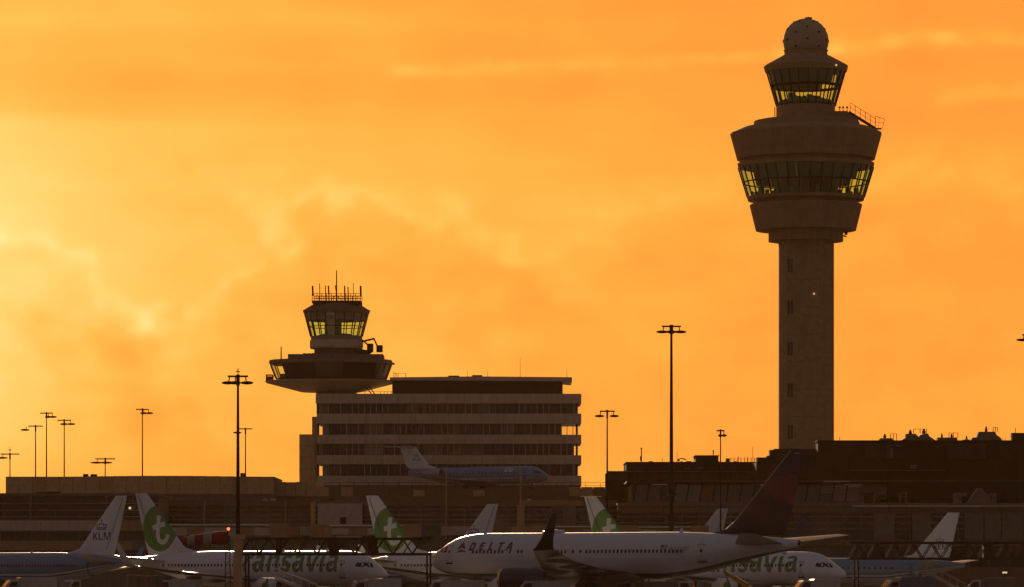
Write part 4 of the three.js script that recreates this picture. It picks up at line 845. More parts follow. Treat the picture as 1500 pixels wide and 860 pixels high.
{
  const c = concourse('concourse_building', 'concourse with horizontal slats below the office block and rooftop jet', 620, 232.5, 904, [
    ['panel', 733, 741, { mat: M.concreteDark, matB: M.concrete, out: 0.4, step: 48 }], ['glass', 741, 771, { step: 32, rails: [746.5, 754.5, 761.5, 768] }], ['panel', 771, 784, { mat: M.concrete, matB: M.panel, out: 0.3, step: 52, skip: 0.2 }],
    ['glass', 784, 806, { step: 26 }], ['panel', 806, 814, { mat: M.panelGrey, out: 0.2, step: 44 }], ['glass', 814, 834, { step: 30 }], ['panel', 834, 868, { mat: M.concreteDark, step: 44 }]], 24, 733.5);
  for (const [a, b, t, m] of [[456, 463, 736, M.cladBrown], [466, 531, 738, M.panel], [757.5, 768, 740, M.cladBrown], [824, 843.5, 741.5, M.panelGrey]]) part('stair_core', box(c.X(a), c.X(b), c.h(790), c.h(t), 0.5, 2.2), m, c.B);
  part('core_doorway', box(c.X(499), c.X(508), c.h(768), c.h(758), 2.2, 2.24), M.darkClad, c.B);
  for (const [a, b, v0, v1] of [[794, 806, 744, 770], [846, 858, 752, 768], [240, 258, 744, 762]]) part('brace', bar([c.X(a), c.h(v0), 0.2], [c.X(b), c.h(v1), 0.2], 0.2), M.panelGrey, c.B);
  for (const u of [418.5, 653.5, 762.5, 300, 560]) part('service_mast', box(c.X(u - 0.9), c.X(u + 0.9), c.h(790), c.h(u > 600 ? 686 : 735), 0.6, 0.9), M.cladBrown, c.B);
  for (let k = 0; k < 9; k++) { const u = rr(300, 860); part('roof_unit', box(c.X(u), c.X(u + rr(3, 10)), c.h(735), c.h(735 - rr(1.5, 5)), -6, -4), rnd() < 0.4 ? M.alu : M.darkClad, c.B); }
}
{
  const c = concourse('concourse_building', 'dark concourse with big wall panels and a bright metal gutter behind the regional jet', 610, 904.5, 1570, [
    ['panel', 737, 742, { mat: M.concreteDark, out: 0.5, step: 60 }], ['panel', 743, 751, { mat: M.concreteDark, matB: M.panelGrey, out: 0.3, step: 64 }], ['glass', 751, 792, { step: 24, rails: [757, 766, 775] }],
    ['panel', 792, 800, { mat: M.concreteDark, out: 0.3, step: 60 }], ['glass', 800, 832, { step: 30 }], ['panel', 832, 868, { mat: M.concreteDark, step: 44 }]], 26, 737);
  for (const [a, b] of [[1280, 1311], [1336, 1364], [1413, 1441], [1442, 1467], [1468, 1500], [1501, 1530]]) part('wall_panel', box(c.X(a), c.X(b) - 0.05, c.h(791), c.h(751.5), -0.3, 0.15), M.panelGrey, c.B);
  for (let k = 0; k < 12; k++) { const a = 1248 + k * 27; part('gutter', box(c.X(a), c.X(a + 26), c.h(742.6 + rr(-0.3, 0.3)), c.h(740.6), 0.5, 0.95), M.alu, c.B); }
  for (const [a, b, v] of [[1210, 1248, 704], [1247, 1262, 711.5]]) part('duct', box(c.X(a), c.X(b), c.h(v + 1.2), c.h(v), -4, -3), M.alu, c.B);
  for (let k = 0; k < 26; k++) { const u = rr(1262, 1500); part('roof_unit', box(c.X(u), c.X(u + rr(3, 14)), c.h(738), c.h(738 - rr(3, 20)), rr(-14, -8), -6), rnd() < 0.2 ? M.panelGrey : M.darkClad, c.B); }
  part('roof_tent', profile([[c.X(1420), c.h(738)], [c.X(1437), c.h(714)], [c.X(1443), c.h(716)], [c.X(1462), c.h(738)]], -6, -3), M.panelGrey, c.B);
}
{ // glazed lounge on the right-hand roof
  const D = 640, S = F / D, h = (v) => my(v, D), X = (u) => (u - 1090) / S;
  const B = thing('glazed_lounge', 'rooftop lounge with a band of tall leaning window panes', 'building', [mx(1090, D), 0, -D]);
  part('lounge_core', box(X(925), X(1300), 0, h(709), -20, -1.2), M.panelGrey, B);
  part('roof', box(X(918), X(1306), h(707.5), h(704.5), -21, 0.6), M.darkClad, B);
  part('roof_trim', box(X(985), X(1500), h(705.4), h(704.2), 0.6, 0.75), M.panelGrey, B);
  part('sill', box(X(921), X(1300), h(739), h(734.5), -1.2, 0.3), M.concreteDark, B);
  const mats = [M.curtain, M.curtainPale, M.curtain, M.glassMid, M.curtainRust, M.curtain, M.curtainPale];
  for (let k = 0; k < 17; k++) {
    const a = 928 + k * 19.4;
    for (const [v0, v1] of [[710, 723.5], [724.5, 734.5]]) {
      const lean = (v) => (734.5 - v) * 0.16, q = [[X(a + lean(v1)) + 0.06, h(v1)], [X(a + 19.4 + lean(v1)) - 0.06, h(v1)], [X(a + 19.4 + lean(v0)) - 0.06, h(v0)], [X(a + lean(v0)) + 0.06, h(v0)]];
      part('window_pane', profile(q, -0.5, -0.45), mats[(k * 5 + (k > 9 ? 3 : 0)) % 7], B);
    }
    part('mullion', bar([X(a), h(734.5), -0.4], [X(a + 4), h(709), -0.4], 0.14, 0.2), M.darkSteel, B);
  }
  for (const [a, b, v] of [[956, 977, 710], [1113, 1126, 710.5], [1237, 1262, 710.3]]) part('awning', box(X(a), X(b), h(v + 0.7), h(v - 0.5), 0, 1.2), M.alu, B);
}
// ---------------------------------------------------------------- dark blocks on the right skyline
{
  const D = 670, S = F / D, h = (v) => my(v, D), X = (u) => (u - 1030) / S;
  const B = thing('stepped_block', 'dark low block with satellite dish between office block and tall tower', 'building', [mx(1030, D), 0, -D]);
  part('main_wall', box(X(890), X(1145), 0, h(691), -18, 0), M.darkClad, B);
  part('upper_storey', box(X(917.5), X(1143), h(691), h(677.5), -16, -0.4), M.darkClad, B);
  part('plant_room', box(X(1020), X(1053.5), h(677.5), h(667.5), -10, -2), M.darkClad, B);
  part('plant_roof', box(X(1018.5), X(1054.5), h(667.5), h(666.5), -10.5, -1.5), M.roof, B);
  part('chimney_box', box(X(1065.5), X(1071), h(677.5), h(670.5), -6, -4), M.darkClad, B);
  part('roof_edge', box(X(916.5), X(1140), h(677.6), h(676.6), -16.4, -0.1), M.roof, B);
  for (const [a, b, v0, v1] of [[1092, 1142, 700, 691.5]]) { for (let k = 0; k < 4; k++) part('window_pane', box(X(a + 12.5 * k) + 0.05, X(a + 12.5 * (k + 1)) - 0.05, h(v0), h(v1), 0, 0.1), k % 2 ? M.curtain : M.curtainPale, B); }
  part('satellite_dish', [new THREE.SphereGeometry(0.95, 16, 8, 0, Math.PI * 2, 0, 0.9).scale(1, 0.5, 1).rotateZ(-0.2).translate(X(1001.5), h(674.4), -4).toNonIndexed(), rod([X(1000), h(677.5), -4], [X(1000), h(674.6), -4], 0.12), box(X(994), X(997), h(675), h(671.3), -4.2, -3.8)], M.darkSteel, B);
  part('roof_mast', [rod([X(941), h(677), -5], [X(941), h(656), -5], 0.09), box(X(939), X(941.6), h(674), h(667), -5.3, -4.7), box(X(939.5), X(942.5), h(656), h(654.6), -5.1, -4.9)], M.darkSteel, B);
  part('roof_lamp', [rod([X(1047), h(667), -5], [X(1047), h(658), -5], 0.06), box(X(1046.2), X(1047.9), h(664), h(658), -5.1, -4.9)], M.darkSteel, B);
  const r = part('roof_rail', [box(X(1071), X(1112), h(670.3), h(669.9), -3, -2.95), box(X(1071), X(1112), h(673.3), h(672.9), -3, -2.95)], M.darkSteel, B);
  for (let k = 0; k < 9; k++) part('rail_post', rod([X(1072 + k * 5), h(677), -3], [X(1072 + k * 5), h(669.8), -3], 0.05), M.darkSteel, r);
  for (const [u, t] of [[972, 669], [994, 660], [1106, 652], [1098, 668], [1085, 667]]) part('whip_aerial', rod([X(u), h(677), -6], [X(u), h(t), -6], 0.04), M.darkSteel, B);
  for (let k = 0; k < 17; k++) { const a = 891 + k * 14.9; part('facade_panel', box(X(a) + 0.04, X(a + 14.9) - 0.04, h(703), h(692.5), 0, rr(0.05, 0.16)), rnd() < 0.5 ? M.darkCladB : M.cladDim, B); }
  part('ledge', box(X(890), X(1145), h(691.6), h(690.2), 0, 0.7), M.panelGrey, B);
  for (let k = 0; k < 14; k++) { const u = rr(922, 1080); part('roof_unit', box(X(u), X(u + rr(2, 9)), h(678), h(677 - rr(0.6, 3)), rr(-12, -8), -6), M.darkClad, B); }
  for (const [u, v] of [[1002, 686], [1021, 685], [1016, 690]]) part('skylight', box(X(u), X(u + 9), h(v + 1.2), h(v), 0, 0.4), M.panelGrey, B);
}
{
  const D = 660, S = F / D, h = (v) => my(v, D), X = (u) => (u - 1330) / S;
  const B = thing('roof_plant_block', 'wide dark block with ventilation hoods along its roof', 'building', [mx(1330, D), 0, -D]);
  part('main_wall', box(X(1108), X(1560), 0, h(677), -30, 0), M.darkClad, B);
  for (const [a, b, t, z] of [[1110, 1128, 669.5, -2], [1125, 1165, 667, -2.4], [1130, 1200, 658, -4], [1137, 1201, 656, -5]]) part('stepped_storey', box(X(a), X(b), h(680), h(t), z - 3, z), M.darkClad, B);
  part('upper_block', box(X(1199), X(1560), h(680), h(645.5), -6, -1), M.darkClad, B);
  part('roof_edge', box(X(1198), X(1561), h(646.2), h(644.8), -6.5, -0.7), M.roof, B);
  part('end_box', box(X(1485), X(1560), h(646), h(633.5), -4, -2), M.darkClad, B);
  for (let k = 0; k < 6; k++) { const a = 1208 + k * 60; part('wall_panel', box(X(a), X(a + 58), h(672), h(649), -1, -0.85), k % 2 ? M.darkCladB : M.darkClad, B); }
  part('loading_frame', [box(X(1300), X(1323), h(654), h(652.5), -0.8, -0.3), box(X(1300), X(1301.6), h(671), h(654), -0.8, -0.3), box(X(1304), X(1309), h(671), h(656), -0.8, -0.6)], M.panelGrey, B);
  part('wall_unit', box(X(1333), X(1342), h(687), h(681), 0, 0.7), M.panelGrey, B);
  part('ledge', box(X(1244), X(1384), h(689.6), h(688.4), 0, 0.5), M.concreteDark, B);
  const hood = (pts) => { const g = part('ventilation_hood', profile(pts.map(([u, v]) => [X(u), h(v)]), -5, -3), M.panelGrey, B); return g; };
  const cap = (p, u, v, w = 2.6, t = 5) => part('hood_cap', [box(X(u - w / 2), X(u + w / 2), h(v), h(v - t * 0.6), -4.3, -3.7), box(X(u - w * 0.3), X(u + w * 0.3), h(v - t * 0.6), h(v - t), -4.2, -3.8)], M.darkSteel, p);
  const rails = (p, u0, u1, v0, v1) => part('hood_rail', [box(X(u0), X(u1), h(v0 + 0.4), h(v0 - 0.2), -2.9, -2.8), ...[0, 0.5, 1].map((f) => box(X(lerp(u0, u1, f)) - 0.05, X(lerp(u0, u1, f)) + 0.05, h(v1), h(v0), -2.9, -2.8))], M.darkSteel, p);
  let g = hood([[1289, 646], [1293, 641], [1310, 641], [1312, 646]]); cap(g, 1299.5, 640.5, 4, 6); rails(g, 1307, 1316, 634.5, 645);
  g = hood([[1320, 646], [1330, 640], [1330, 634.5], [1344, 634.5], [1348, 638.5], [1350, 646]]); cap(g, 1337, 634.5, 4.2, 6);
  g = hood([[1343, 646], [1351, 636], [1362.5, 634], [1364, 638], [1376, 646]]); cap(g, 1357, 634.5, 5, 7); rails(g, 1341, 1360, 627.5, 634);
  g = hood([[1376.5, 646], [1376.5, 640], [1405.5, 640], [1405.5, 646]]); cap(g, 1383.5, 640, 2.6, 6.5); cap(g, 1398, 640, 3, 6); rails(g, 1393, 1406, 633.2, 640);
  g = hood([[1414, 646], [1414, 643], [1424, 643], [1424, 646]]); cap(g, 1420, 643, 2.4, 6);
  g = hood([[1424, 646], [1428, 640], [1434, 640], [1437, 631.5], [1461, 631.5], [1463, 636], [1470, 641], [1471, 646]]); cap(g, 1448.8, 631.5, 3.4, 8); rails(g, 1458, 1464, 625, 632);
  for (const [u, t] of [[1236, 638], [1246, 643], [1477, 640], [1481, 640], [1496.5, 624]]) part('whip_aerial', rod([X(u), h(646), -8], [X(u), h(t), -8], 0.05), M.darkSteel, B);
}

// ---------------------------------------------------------------- light masts
function lightMast(label, u, top, D, { wide = 3, base = 0.28, heads = [-1, 1], spike = 0, group = 'tall light masts behind the flat-roofed hall' } = {}) {
  const S = F / D, Y = my(top, D);
  const T = thing('light_mast', label, 'light mast', [mx(u, D), 0, -D], 0, group);
  part('pole', rod([0, 0, 0], [0, Y - 0.2, 0], base, base * 0.42, 12), M.darkSteel, T);
  part('crossbar', box(-wide * 0.42, wide * 0.42, Y - 0.2, Y, -0.1, 0.1), M.darkSteel, T);
  part('collar', rod([0, Y - 1.1, 0], [0, Y + 0.1, 0], base * 0.75, base * 0.75, 10), M.darkSteel, T);
  for (const s of heads) {
    const x = s * wide * 0.34;
    part('luminaire', [new THREE.SphereGeometry(1, 14, 8).scale(wide * 0.27, 0.19, 0.5).translate(s * wide * 0.36, Y - 0.8, 0).toNonIndexed(), rod([x, Y - 0.9, 0], [x * 0.9, Y - 0.2, 0], 0.06)], M.darkSteel, T);
  }
  if (spike) part('spike', [rod([0, Y, 0], [0, Y + spike, 0], 0.05), box(-0.25, 0.25, Y + spike * 0.5, Y + spike * 0.62, -0.05, 0.05)], M.darkSteel, T);
  return T;
}
const hallMasts = [
  [14.5, 664.5, 'short light mast with a spike and one hanging lamp at the hall corner', { wide: 4.2, heads: [-1], spike: 1.2 }],
  [52, 623.5, 'light mast beyond the hall with one lamp hung out on a bracket', { wide: 3.2, heads: [-1.7] }],
  [68, 604.5, 'taller of the two neighbouring light masts beyond the hall corner', { wide: 2.8, heads: [0.4, 1.2] }],
  [94, 615, 'light mast beside the two roof vents of the flat-roofed hall', { wide: 3, heads: [0, 1.2] }],
  [154, 671.5, 'shortest light mast with a wide crossbar above the flat-roofed hall', { wide: 4.4, heads: [-1, 0.1] }],
  [208.5, 599, 'lone tall light mast above the green fin beyond the flat-roofed hall', { wide: 2.8, heads: [0.3, 1.3] }],
  [359.5, 627.5, 'thin light mast close beside the thick-based apron mast', { wide: 3, heads: [-1.4] }],
];
for (const [u, t, label, o] of hallMasts) lightMast(label, u, t, 760, { base: 0.2, ...o });
{
  const T = lightMast('tall light mast with a thick grey base standing before the windsock and hall', 348.5, 550, 442, { wide: 2.6, base: 0.27, heads: [-1.15, -0.35, 1.05], spike: 0.75, group: 'tall apron light masts' });
  part('mast_base', box(-0.46, 0.46, 0, my(786, 442), -0.4, 0.4), M.cladBrown, T);
  part('base_cap', box(-0.75, 0.75, my(790, 442), my(783, 442), -0.6, 0.6), M.cladBrown, T);
}
{
  const T = lightMast('tall light mast between office block and tall tower, behind the large airliner', 983.5, 477, 520, { wide: 2.9, base: 0.33, heads: [-1.1, 0, 1.1], group: 'tall apron light masts' });
  part('mast_lamp', [box(-0.5, 0.5, my(726, 520), my(722, 520), 0.2, 0.6), box(0.45, 0.7, my(725.5, 520), my(724.3, 520), 0.3, 0.62)], M.darkSteel, T);
}
lightMast('tall light mast beyond the far end of the block with roof hoods', 1512, 489.5, 560, { wide: 3.2, base: 0.3, heads: [-1.15, 1.1], group: 'tall apron light masts' });
lightMast('light mast between the office block and the stepped block', 889.5, 601.5, 596, { wide: 2.6, base: 0.2, heads: [-1.2, 1.1], group: 'roadside light masts before the stepped block' });
lightMast('light mast standing before the plant room of the stepped block', 1055.5, 630, 596, { wide: 1.4, base: 0.17, heads: [0, 1.1], group: 'roadside light masts before the stepped block' });

// ---------------------------------------------------------------- windsock
{
  const D = 432, S = F / D, h = (v) => my(v, D), w = (p) => p / S;
  const T = thing('windsock', 'red and white striped windsock streaming from a lattice pole with red lamp', 'windsock', [mx(333.5, D), 0, -D]);
  const P = part('lattice_pole', [[-0.3, -0.3], [0.3, -0.3], [0.3, 0.3], [-0.3, 0.3]].map(([x, z]) => rod([x, 0, z], [x * 0.7, h(797), z * 0.7], 0.035, 0.035, 6)), M.darkSteel, T);
  for (let k = 0; k < 11; k++) for (const z of [-0.26, 0.26]) part('lattice_brace', bar([k % 2 ? -0.26 : 0.26, k * 0.55, z], [k % 2 ? 0.26 : -0.26, (k + 1) * 0.55, z], 0.04), M.darkSteel, P);
  part('top_pole', rod([0, h(798), 0], [0, h(777), 0], 0.06), M.darkSteel, T);
  const lamp = part('red_lamp', new THREE.SphereGeometry(0.17, 12, 8).translate(w(1), h(775), 0), M.redLamp, T);
  const st = [[0, 787.5, 10.2], [-13, 788.2, 9.6], [-27, 789.0, 8.9], [-27.01, 789, 8.9], [-41, 790.2, 7.8], [-53, 791.2, 6.8], [-66, 793.2, 5.6]], cols = [M.sockRed, M.sockRed, null, M.sockWhite, M.sockRed, M.sockWhite];
  const cuts = [[0, -23, M.sockRed], [-23, -36, M.sockWhite], [-36, -48, M.sockRed], [-48, -59, M.sockWhite], [-59, -66, M.sockRed]], cy = pchip(st.filter((s, i) => i !== 3).map(([x, y]) => [-x, y])), cr = pchip(st.filter((s, i) => i !== 3).map(([x, , r]) => [-x, r]));
  for (const [a, b, m] of cuts) {
    const pos = [], n = 18, k = 5, P3 = (x, j) => { const t = j / n * Math.PI * 2, wob = 1 + 0.06 * Math.sin(x * 0.35 + 2 * t) + 0.04 * Math.sin(x * 0.9 + 3 * t); return [w(x), h(cy(-x)) + w(cr(-x)) * Math.cos(t) * wob, w(cr(-x)) * Math.sin(t) * wob]; };
    for (let i = 0; i < k; i++) for (let j = 0; j < n; j++) { const x0 = lerp(a, b, i / k), x1 = lerp(a, b, (i + 1) / k), q = [P3(x0, j), P3(x1, j), P3(x1, j + 1), P3(x0, j + 1)]; pos.push(...q[0], ...q[1], ...q[2], ...q[0], ...q[2], ...q[3]); }
    const g = new THREE.BufferGeometry(); g.setAttribute('position', new THREE.BufferAttribute(new Float32Array(pos), 3)); smoothNormals(g, 60); part('sock_stripe', metres(g), m, T);
  }
  part('sock_hoop', new THREE.TorusGeometry(w(10.2), 0.04, 6, 24).rotateY(Math.PI / 2).translate(0, h(787.5), 0).toNonIndexed(), M.darkSteel, T);
}

// ---------------------------------------------------------------- lattice walkways
function latticeWalkway(label, D, u0, u1, top, bottom, bay, supports, boxes) {
  const S = F / D, h = (v) => my(v, D), mid = (u0 + u1) / 2, X = (u) => (u - mid) / S, yt = h(top), yb = h(bottom), dz = 1.1;
  const T = thing('lattice_walkway', label, 'walkway', [mx(mid, D), 0, -D], 0, 'steel lattice walkways over the stands');
  for (const y of [yt, yb]) for (const z of [-dz, dz]) part('chord', box(X(u0), X(u1), y - 0.14, y + 0.14, z - 0.1, z + 0.1), M.darkSteel, T);
  part('walk_deck', box(X(u0), X(u1), yb + 0.02, yb + 0.1, -dz + 0.1, dz - 0.1), M.darkSteel, T);
  const n = Math.round((u1 - u0) / bay), st = (u1 - u0) / n;
  for (let k = 0; k < n; k++) for (const z of [-dz, dz]) {
    const a = X(u0 + k * st), b = X(u0 + (k + 1) * st), m = (a + b) / 2;
    part('diagonal', bar([a, yb, z], [m, yt, z], 0.14), M.darkSteel, T); part('diagonal', bar([m, yt, z], [b, yb, z], 0.14), M.darkSteel, T);
    if (k % 2 === 0) part('diagonal', bar([m, yb, z * 0.98], [b, yt, z * 0.98], 0.07), M.darkSteel, T);
  }
  for (const u of supports) { const s = part('support_leg', [box(X(u) - 0.3, X(u) - 0.1, 0, yb, -0.6, -0.4), box(X(u) + 0.1, X(u) + 0.3, 0, yb, 0.4, 0.6), box(X(u) - 0.3, X(u) + 0.3, yb * 0.5, yb * 0.5 + 0.15, -0.6, 0.6)], M.darkSteel, T); }
  for (const [a, b] of boxes) part('equipment_cabin', box(X(a), X(b), yb + 0.1, yt - 0.1, -dz + 0.15, dz - 0.15), M.darkClad, T);
}
latticeWalkway('steel lattice walkway before the green lettering, thick mast at one end', 456, 352, 632, 789.5, 812, 28, [362, 628], [[404, 413], [482, 496], [540, 553]]);
latticeWalkway('steel lattice walkway before the white fin of the regional jet', 499, 1243, 1540, 795.5, 818.5, 26, [1254, 1505], [[1440, 1452]]);

// ---------------------------------------------------------------- enclosed boarding bridges in front of the concourse
function boardingBridge(label, D, u0, u1, top, bottom, turn) {
  const S = F / D, h = (v) => my(v, D), mid = (u0 + u1) / 2, X = (u) => (u - mid) / S;
  const T = thing('boarding_bridge', label, 'boarding bridge', [mx(mid, D), 0, -D], turn * D2R, 'enclosed boarding bridges along the concourse');
  const n = Math.max(3, Math.round((u1 - u0) / 26)), w = (u1 - u0) / n, yt = h(top), yb = h(bottom);
  part('tunnel', box(X(u0), X(u1), yb, yt, -1.5, 1.4), M.panelGrey, T);
  for (let k = 0; k < n; k++) part('side_panel', box(X(u0 + k * w) + 0.04, X(u0 + (k + 1) * w) - 0.04, yb + 0.15, yt - 0.3, 1.4, 1.45), k % 3 === 1 ? M.concrete : M.panel, T);
  part('roof_skin', box(X(u0) - 0.1, X(u1) + 0.1, yt, yt + 0.18, -1.7, 1.7), M.alu, T);
  part('cab', box(X(u1), X(u1) + 2.6, yb - 0.2, yt + 0.3, -1.9, 1.9), M.concrete, T);
  part('rotunda', new THREE.CylinderGeometry(1.9, 1.9, yt - yb + 0.5, 20).translate(X(u0) - 1, (yt + yb) / 2, 0).toNonIndexed(), M.concrete, T);
  part('column', rod([X(u0) - 1, 0, 0], [X(u0) - 1, yb, 0], 0.5, 0.5, 12), M.steel, T);
  part('lift_leg', [box(X(u1) - 3, X(u1) - 2.7, 0.6, yb, -1.3, -1), box(X(u1) - 3, X(u1) - 2.7, 0.6, yb, 1, 1.3), box(X(u1) - 3.4, X(u1) - 2.3, 0.5, 0.9, -1.4, 1.4)], M.steel, T);
  for (const z of [-1, 1]) part('wheel', new THREE.CylinderGeometry(0.5, 0.5, 0.35, 16).rotateX(Math.PI / 2).translate(X(u1) - 2.85, 0.5, z).toNonIndexed(), M.rubber, T);
}
boardingBridge('pale boarding bridge directly behind the windsock', 585, 250, 396, 770, 786, 4);
boardingBridge('pale boarding bridge behind the lattice walkway and two overlapping fins', 588, 484, 590, 771, 785, 4);
boardingBridge('pale boarding bridge behind the dark winglet of the large airliner', 590, 800, 905, 772.5, 784, 4);
boardingBridge('pale boarding bridge behind the tall mast and large airliner', 590, 935, 1010, 773, 786, 4);

// ---------------------------------------------------------------- service vehicles and stairs on the apron
function wheels(T, list, r = 0.42) { for (const [x, z] of list) { const m = part('wheel', new THREE.CylinderGeometry(r, r, 0.28, 18).rotateX(Math.PI / 2).translate(x, r, z).toNonIndexed(), M.rubber, T); part('hub', new THREE.CylinderGeometry(r * 0.5, r * 0.5, 0.3, 12).rotateX(Math.PI / 2).translate(x, r, z).toNonIndexed(), M.steel, m); } }
const chamfer = (x0, x1, y0, y1, z, c = 0.12) => { const s = new THREE.Shape([[x0 + c, y0], [x1 - c, y0], [x1, y0 + c], [x1, y1 - c], [x1 - c, y1], [x0 + c, y1], [x0, y1 - c], [x0, y0 + c]].map(([a, b]) => new THREE.Vector2(a, b))); return metres(new THREE.ExtrudeGeometry(s, { depth: 2 * z - 0.12, bevelEnabled: true, bevelSize: 0.05, bevelThickness: 0.06, bevelSegments: 2 }).translate(0, 0, -z + 0.06)); };
function boxTruck(label, u, D, turn, { boxMat = M.vehicleWhite, cabMat = M.vehicleWhite, H = 3.3, L = 6.4 } = {}) {
  const T = thing('service_truck', label, 'truck', [mx(u, D), 0, -D], turn * D2R);
  part('cargo_box', chamfer(-L / 2 + 1.9, L / 2, 1.0, H, 1.2), boxMat, T);
  const s = new THREE.Shape([[-L / 2, 0.5], [-L / 2 + 1.75, 0.5], [-L / 2 + 1.75, 2.15], [-L / 2 + 0.75, 2.15], [-L / 2 + 0.1, 1.3]].map(([a, b]) => new THREE.Vector2(a, b)));
  const cab = part('cab', metres(new THREE.ExtrudeGeometry(s, { depth: 2.1, bevelEnabled: true, bevelSize: 0.06, bevelThickness: 0.06, bevelSegments: 2 }).translate(0, 0, -1.05)), cabMat, T);
  for (const z of [-1.14, 1.14]) part('side_window', profile([[-L / 2 + 0.45, 1.4], [-L / 2 + 1.5, 1.4], [-L / 2 + 1.5, 1.98], [-L / 2 + 0.85, 1.98]], z - 0.02, z + 0.02), M.aircraftGlass, cab);
  part('windscreen', bar([-L / 2 + 0.04, 1.36, 0], [-L / 2 + 0.66, 2.1, 0], 1.9, 0.03), M.aircraftGlass, cab);
  part('chassis', box(-L / 2 + 0.2, L / 2, 0.55, 0.98, -0.9, 0.9), M.darkSteel, T);
  wheels(T, [[-L / 2 + 1, 1.05], [-L / 2 + 1, -1.05], [L / 2 - 1.3, 1.05], [L / 2 - 1.3, -1.05]]);
  return T;
}
boxTruck('white box truck under the wing of the blue airliner beside the dollies', 42, 500, 20, { H: 2.5 });
boxTruck('white catering truck beside the nose of the windsock airliner', 548, 452, 12, { H: 2.35, L: 5.6 });
boxTruck('pale box truck between the large airliner nose and its engine', 668, 446, -20, { H: 2.2, L: 5.8 });
boxTruck('dark blue service truck under the regional jet', 1330, 506, 15, { boxMat: M.vehicleBlue, H: 2.5 });
boxTruck('white service truck under the belly of the large airliner', 982, 432, 172, { H: 2.1, L: 5.4, boxMat: M.panelGrey });
boxTruck('small white van-bodied truck parked behind the cargo dollies', 262, 478, -15, { H: 2.35, L: 4.8 });
boxTruck('grey baggage truck between the blue airliner and the cargo dollies', 118, 486, 35, { H: 2.3, L: 4.6, boxMat: M.panelGrey });
boxTruck('pale fuel truck beside the wing engine of the large airliner', 800, 428, -12, { H: 2.2, L: 5.6 });
boxTruck('white truck in front of the nose of the airliner by the regional jet', 1196, 470, 10, { H: 2.3, L: 5 });
boxTruck('grey truck beyond the mobile stairs of the regional jet', 1452, 492, -25, { H: 2.45, L: 5.4, boxMat: M.panelGrey });
{
  const D = 505, T = thing('stand_floodlight', 'short post with a small lit floodlight beyond the regional jet tail', 'floodlight', [mx(1472, D), 0, -D]);
  part('post', rod([0, 0, 0], [0, my(839, D), 0], 0.06), M.darkSteel, T);
  part('lamp_head', box(-0.28, 0.28, my(840, D), my(837.6, D), -0.1, 0.1), M.whiteLamp, T);
}
function airStairs(label, u, D, turn, rise = 2.7) {
  const T = thing('passenger_stairs', label, 'stairs', [mx(u, D), 0, -D], turn * D2R, 'mobile stairs on the stands');
  part('base_frame', box(-3.2, 2.8, 0.45, 0.75, -0.95, 0.95), M.vehicleWhite, T);
  for (const z of [-0.95, 0.95]) { part('stringer', bar([-3.1, 0.7, z], [1.6, rise, z], 0.12, 0.34), M.vehicleWhite, T); part('handrail', bar([-3.1, 1.75, z], [1.6, rise + 1.05, z], 0.07), M.panel, T); for (let k = 0; k <= 5; k++) { const x = lerp(-3.1, 1.6, k / 5), y = lerp(0.7, rise, k / 5); part('rail_post', rod([x, y, z], [x, y + 1.05, z], 0.035), M.panel, T); } }
  for (let k = 0; k < 11; k++) { const f = (k + 0.5) / 11; part('tread', box(lerp(-3.1, 1.6, f) - 0.2, lerp(-3.1, 1.6, f) + 0.2, lerp(0.7, rise, f), lerp(0.7, rise, f) + 0.06, -0.9, 0.9), M.steel, T); }
  part('platform', box(1.6, 2.9, rise - 0.1, rise, -1, 1), M.vehicleWhite, T);
  for (const z of [-0.7, 0.7]) part('strut', bar([2.6, 0.7, z], [2.4, rise, z], 0.14), M.steel, T);
  wheels(T, [[-2.4, 1], [-2.4, -1], [2.2, 1], [2.2, -1]], 0.36);
}
airStairs('mobile stairs beside the engine of the windsock airliner', 424, 448, 180, 2.5);
airStairs('mobile stairs below the tail of the regional jet', 1377, 503, 180, 3.1);
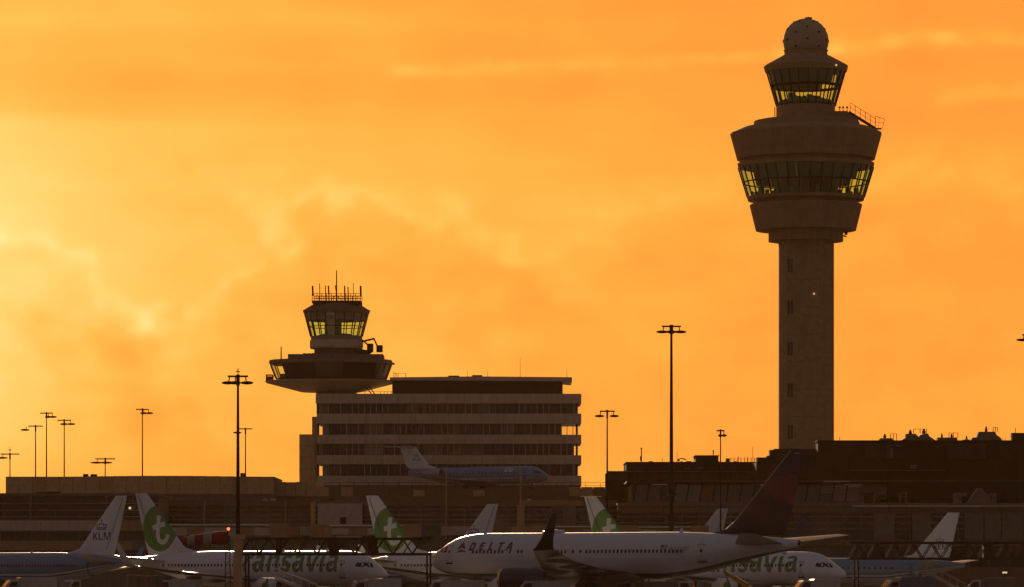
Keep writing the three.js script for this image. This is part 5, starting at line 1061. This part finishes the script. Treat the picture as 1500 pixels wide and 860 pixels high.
{ // belt loader with amber cover behind the large airliner's tail
  const D = 452, T = thing('belt_loader', 'amber belt loader tilted up below the tail of the large airliner', 'belt loader', [mx(1082, D), 0, -D], -8 * D2R);
  part('vehicle_body', chamfer(-2.4, 2.4, 0.5, 1.3, 0.85), M.yellow, T);
  part('conveyor', bar([-1.6, 3.1, 0], [2.0, 1.0, 0], 0.9, 0.3), M.yellow, T);
  part('belt', bar([-1.55, 3.28, 0], [2.05, 1.18, 0], 0.7, 0.05), M.rubber, T);
  part('cover', bar([-0.5, 2.5, 0], [0.9, 1.7, 0], 1.2, 0.5), M.yellow, T);
  part('lift_arm', bar([-0.8, 1.2, 0], [-1.4, 2.8, 0], 0.2), M.steel, T);
  wheels(T, [[-1.7, 0.8], [-1.7, -0.8], [1.7, 0.8], [1.7, -0.8]], 0.36);
}
for (const [u, D, hh] of [[192, 470, 2.75], [206, 471, 2.7], [221, 472, 2.65], [231, 473, 2.7]]) {      // covered cargo dollies
  const T = thing('cargo_dolly', 'small covered cargo dolly beneath the windsock airliner tail', 'dolly', [mx(u, D), 0, -D], 0.3, 'row of cargo dollies below the tails');
  part('container', chamfer(-0.42, 0.42, 0.75, hh, 0.7, 0.08), M.panelGrey, T);
  part('roof_panel', box(-0.4, 0.4, hh + 0.06, hh + 0.1, -0.65, 0.65), M.alu, T);
  part('drawbar', bar([-0.4, 0.5, 0], [-0.9, 0.45, 0], 0.08), M.steel, T);
  part('bed', box(-0.45, 0.45, 0.5, 0.74, -0.7, 0.7), M.steel, T);
  wheels(T, [[-0.25, 0.55], [0.25, 0.55], [-0.25, -0.55], [0.25, -0.55]], 0.25);
}
{ // low van with a beacon
  const D = 440, T = thing('beacon_van', 'grey van with red roof beacon by the large airliner wing', 'van', [mx(868, D), 0, -D], 25 * D2R);
  const s = new THREE.Shape([[-2.4, 0.4], [2.4, 0.4], [2.45, 2.1], [2.2, 2.35], [-1.1, 2.35], [-1.75, 1.45], [-2.45, 1.2]].map(([a, b]) => new THREE.Vector2(a, b)));
  part('body', metres(new THREE.ExtrudeGeometry(s, { depth: 1.7, bevelEnabled: true, bevelSize: 0.08, bevelThickness: 0.08, bevelSegments: 2 }).translate(0, 0, -0.85)), M.panelGrey, T);
  for (const z of [-0.95, 0.95]) part('side_window', profile([[-1.5, 1.45], [0.2, 1.45], [0.2, 2.1], [-1.05, 2.1]], z - 0.02, z + 0.02), M.aircraftGlass, T);
  part('beacon_lamp', new THREE.CylinderGeometry(0.13, 0.15, 0.26, 12).translate(0, 2.56, 0).toNonIndexed(), M.redLamp, T);
  wheels(T, [[-1.5, 0.85], [-1.5, -0.85], [1.5, 0.85], [1.5, -0.85]], 0.34);
}

scene.traverse((o) => { if (o.isMesh) o.castShadow = o.receiveShadow = true; });
renderer.render(scene, camera);
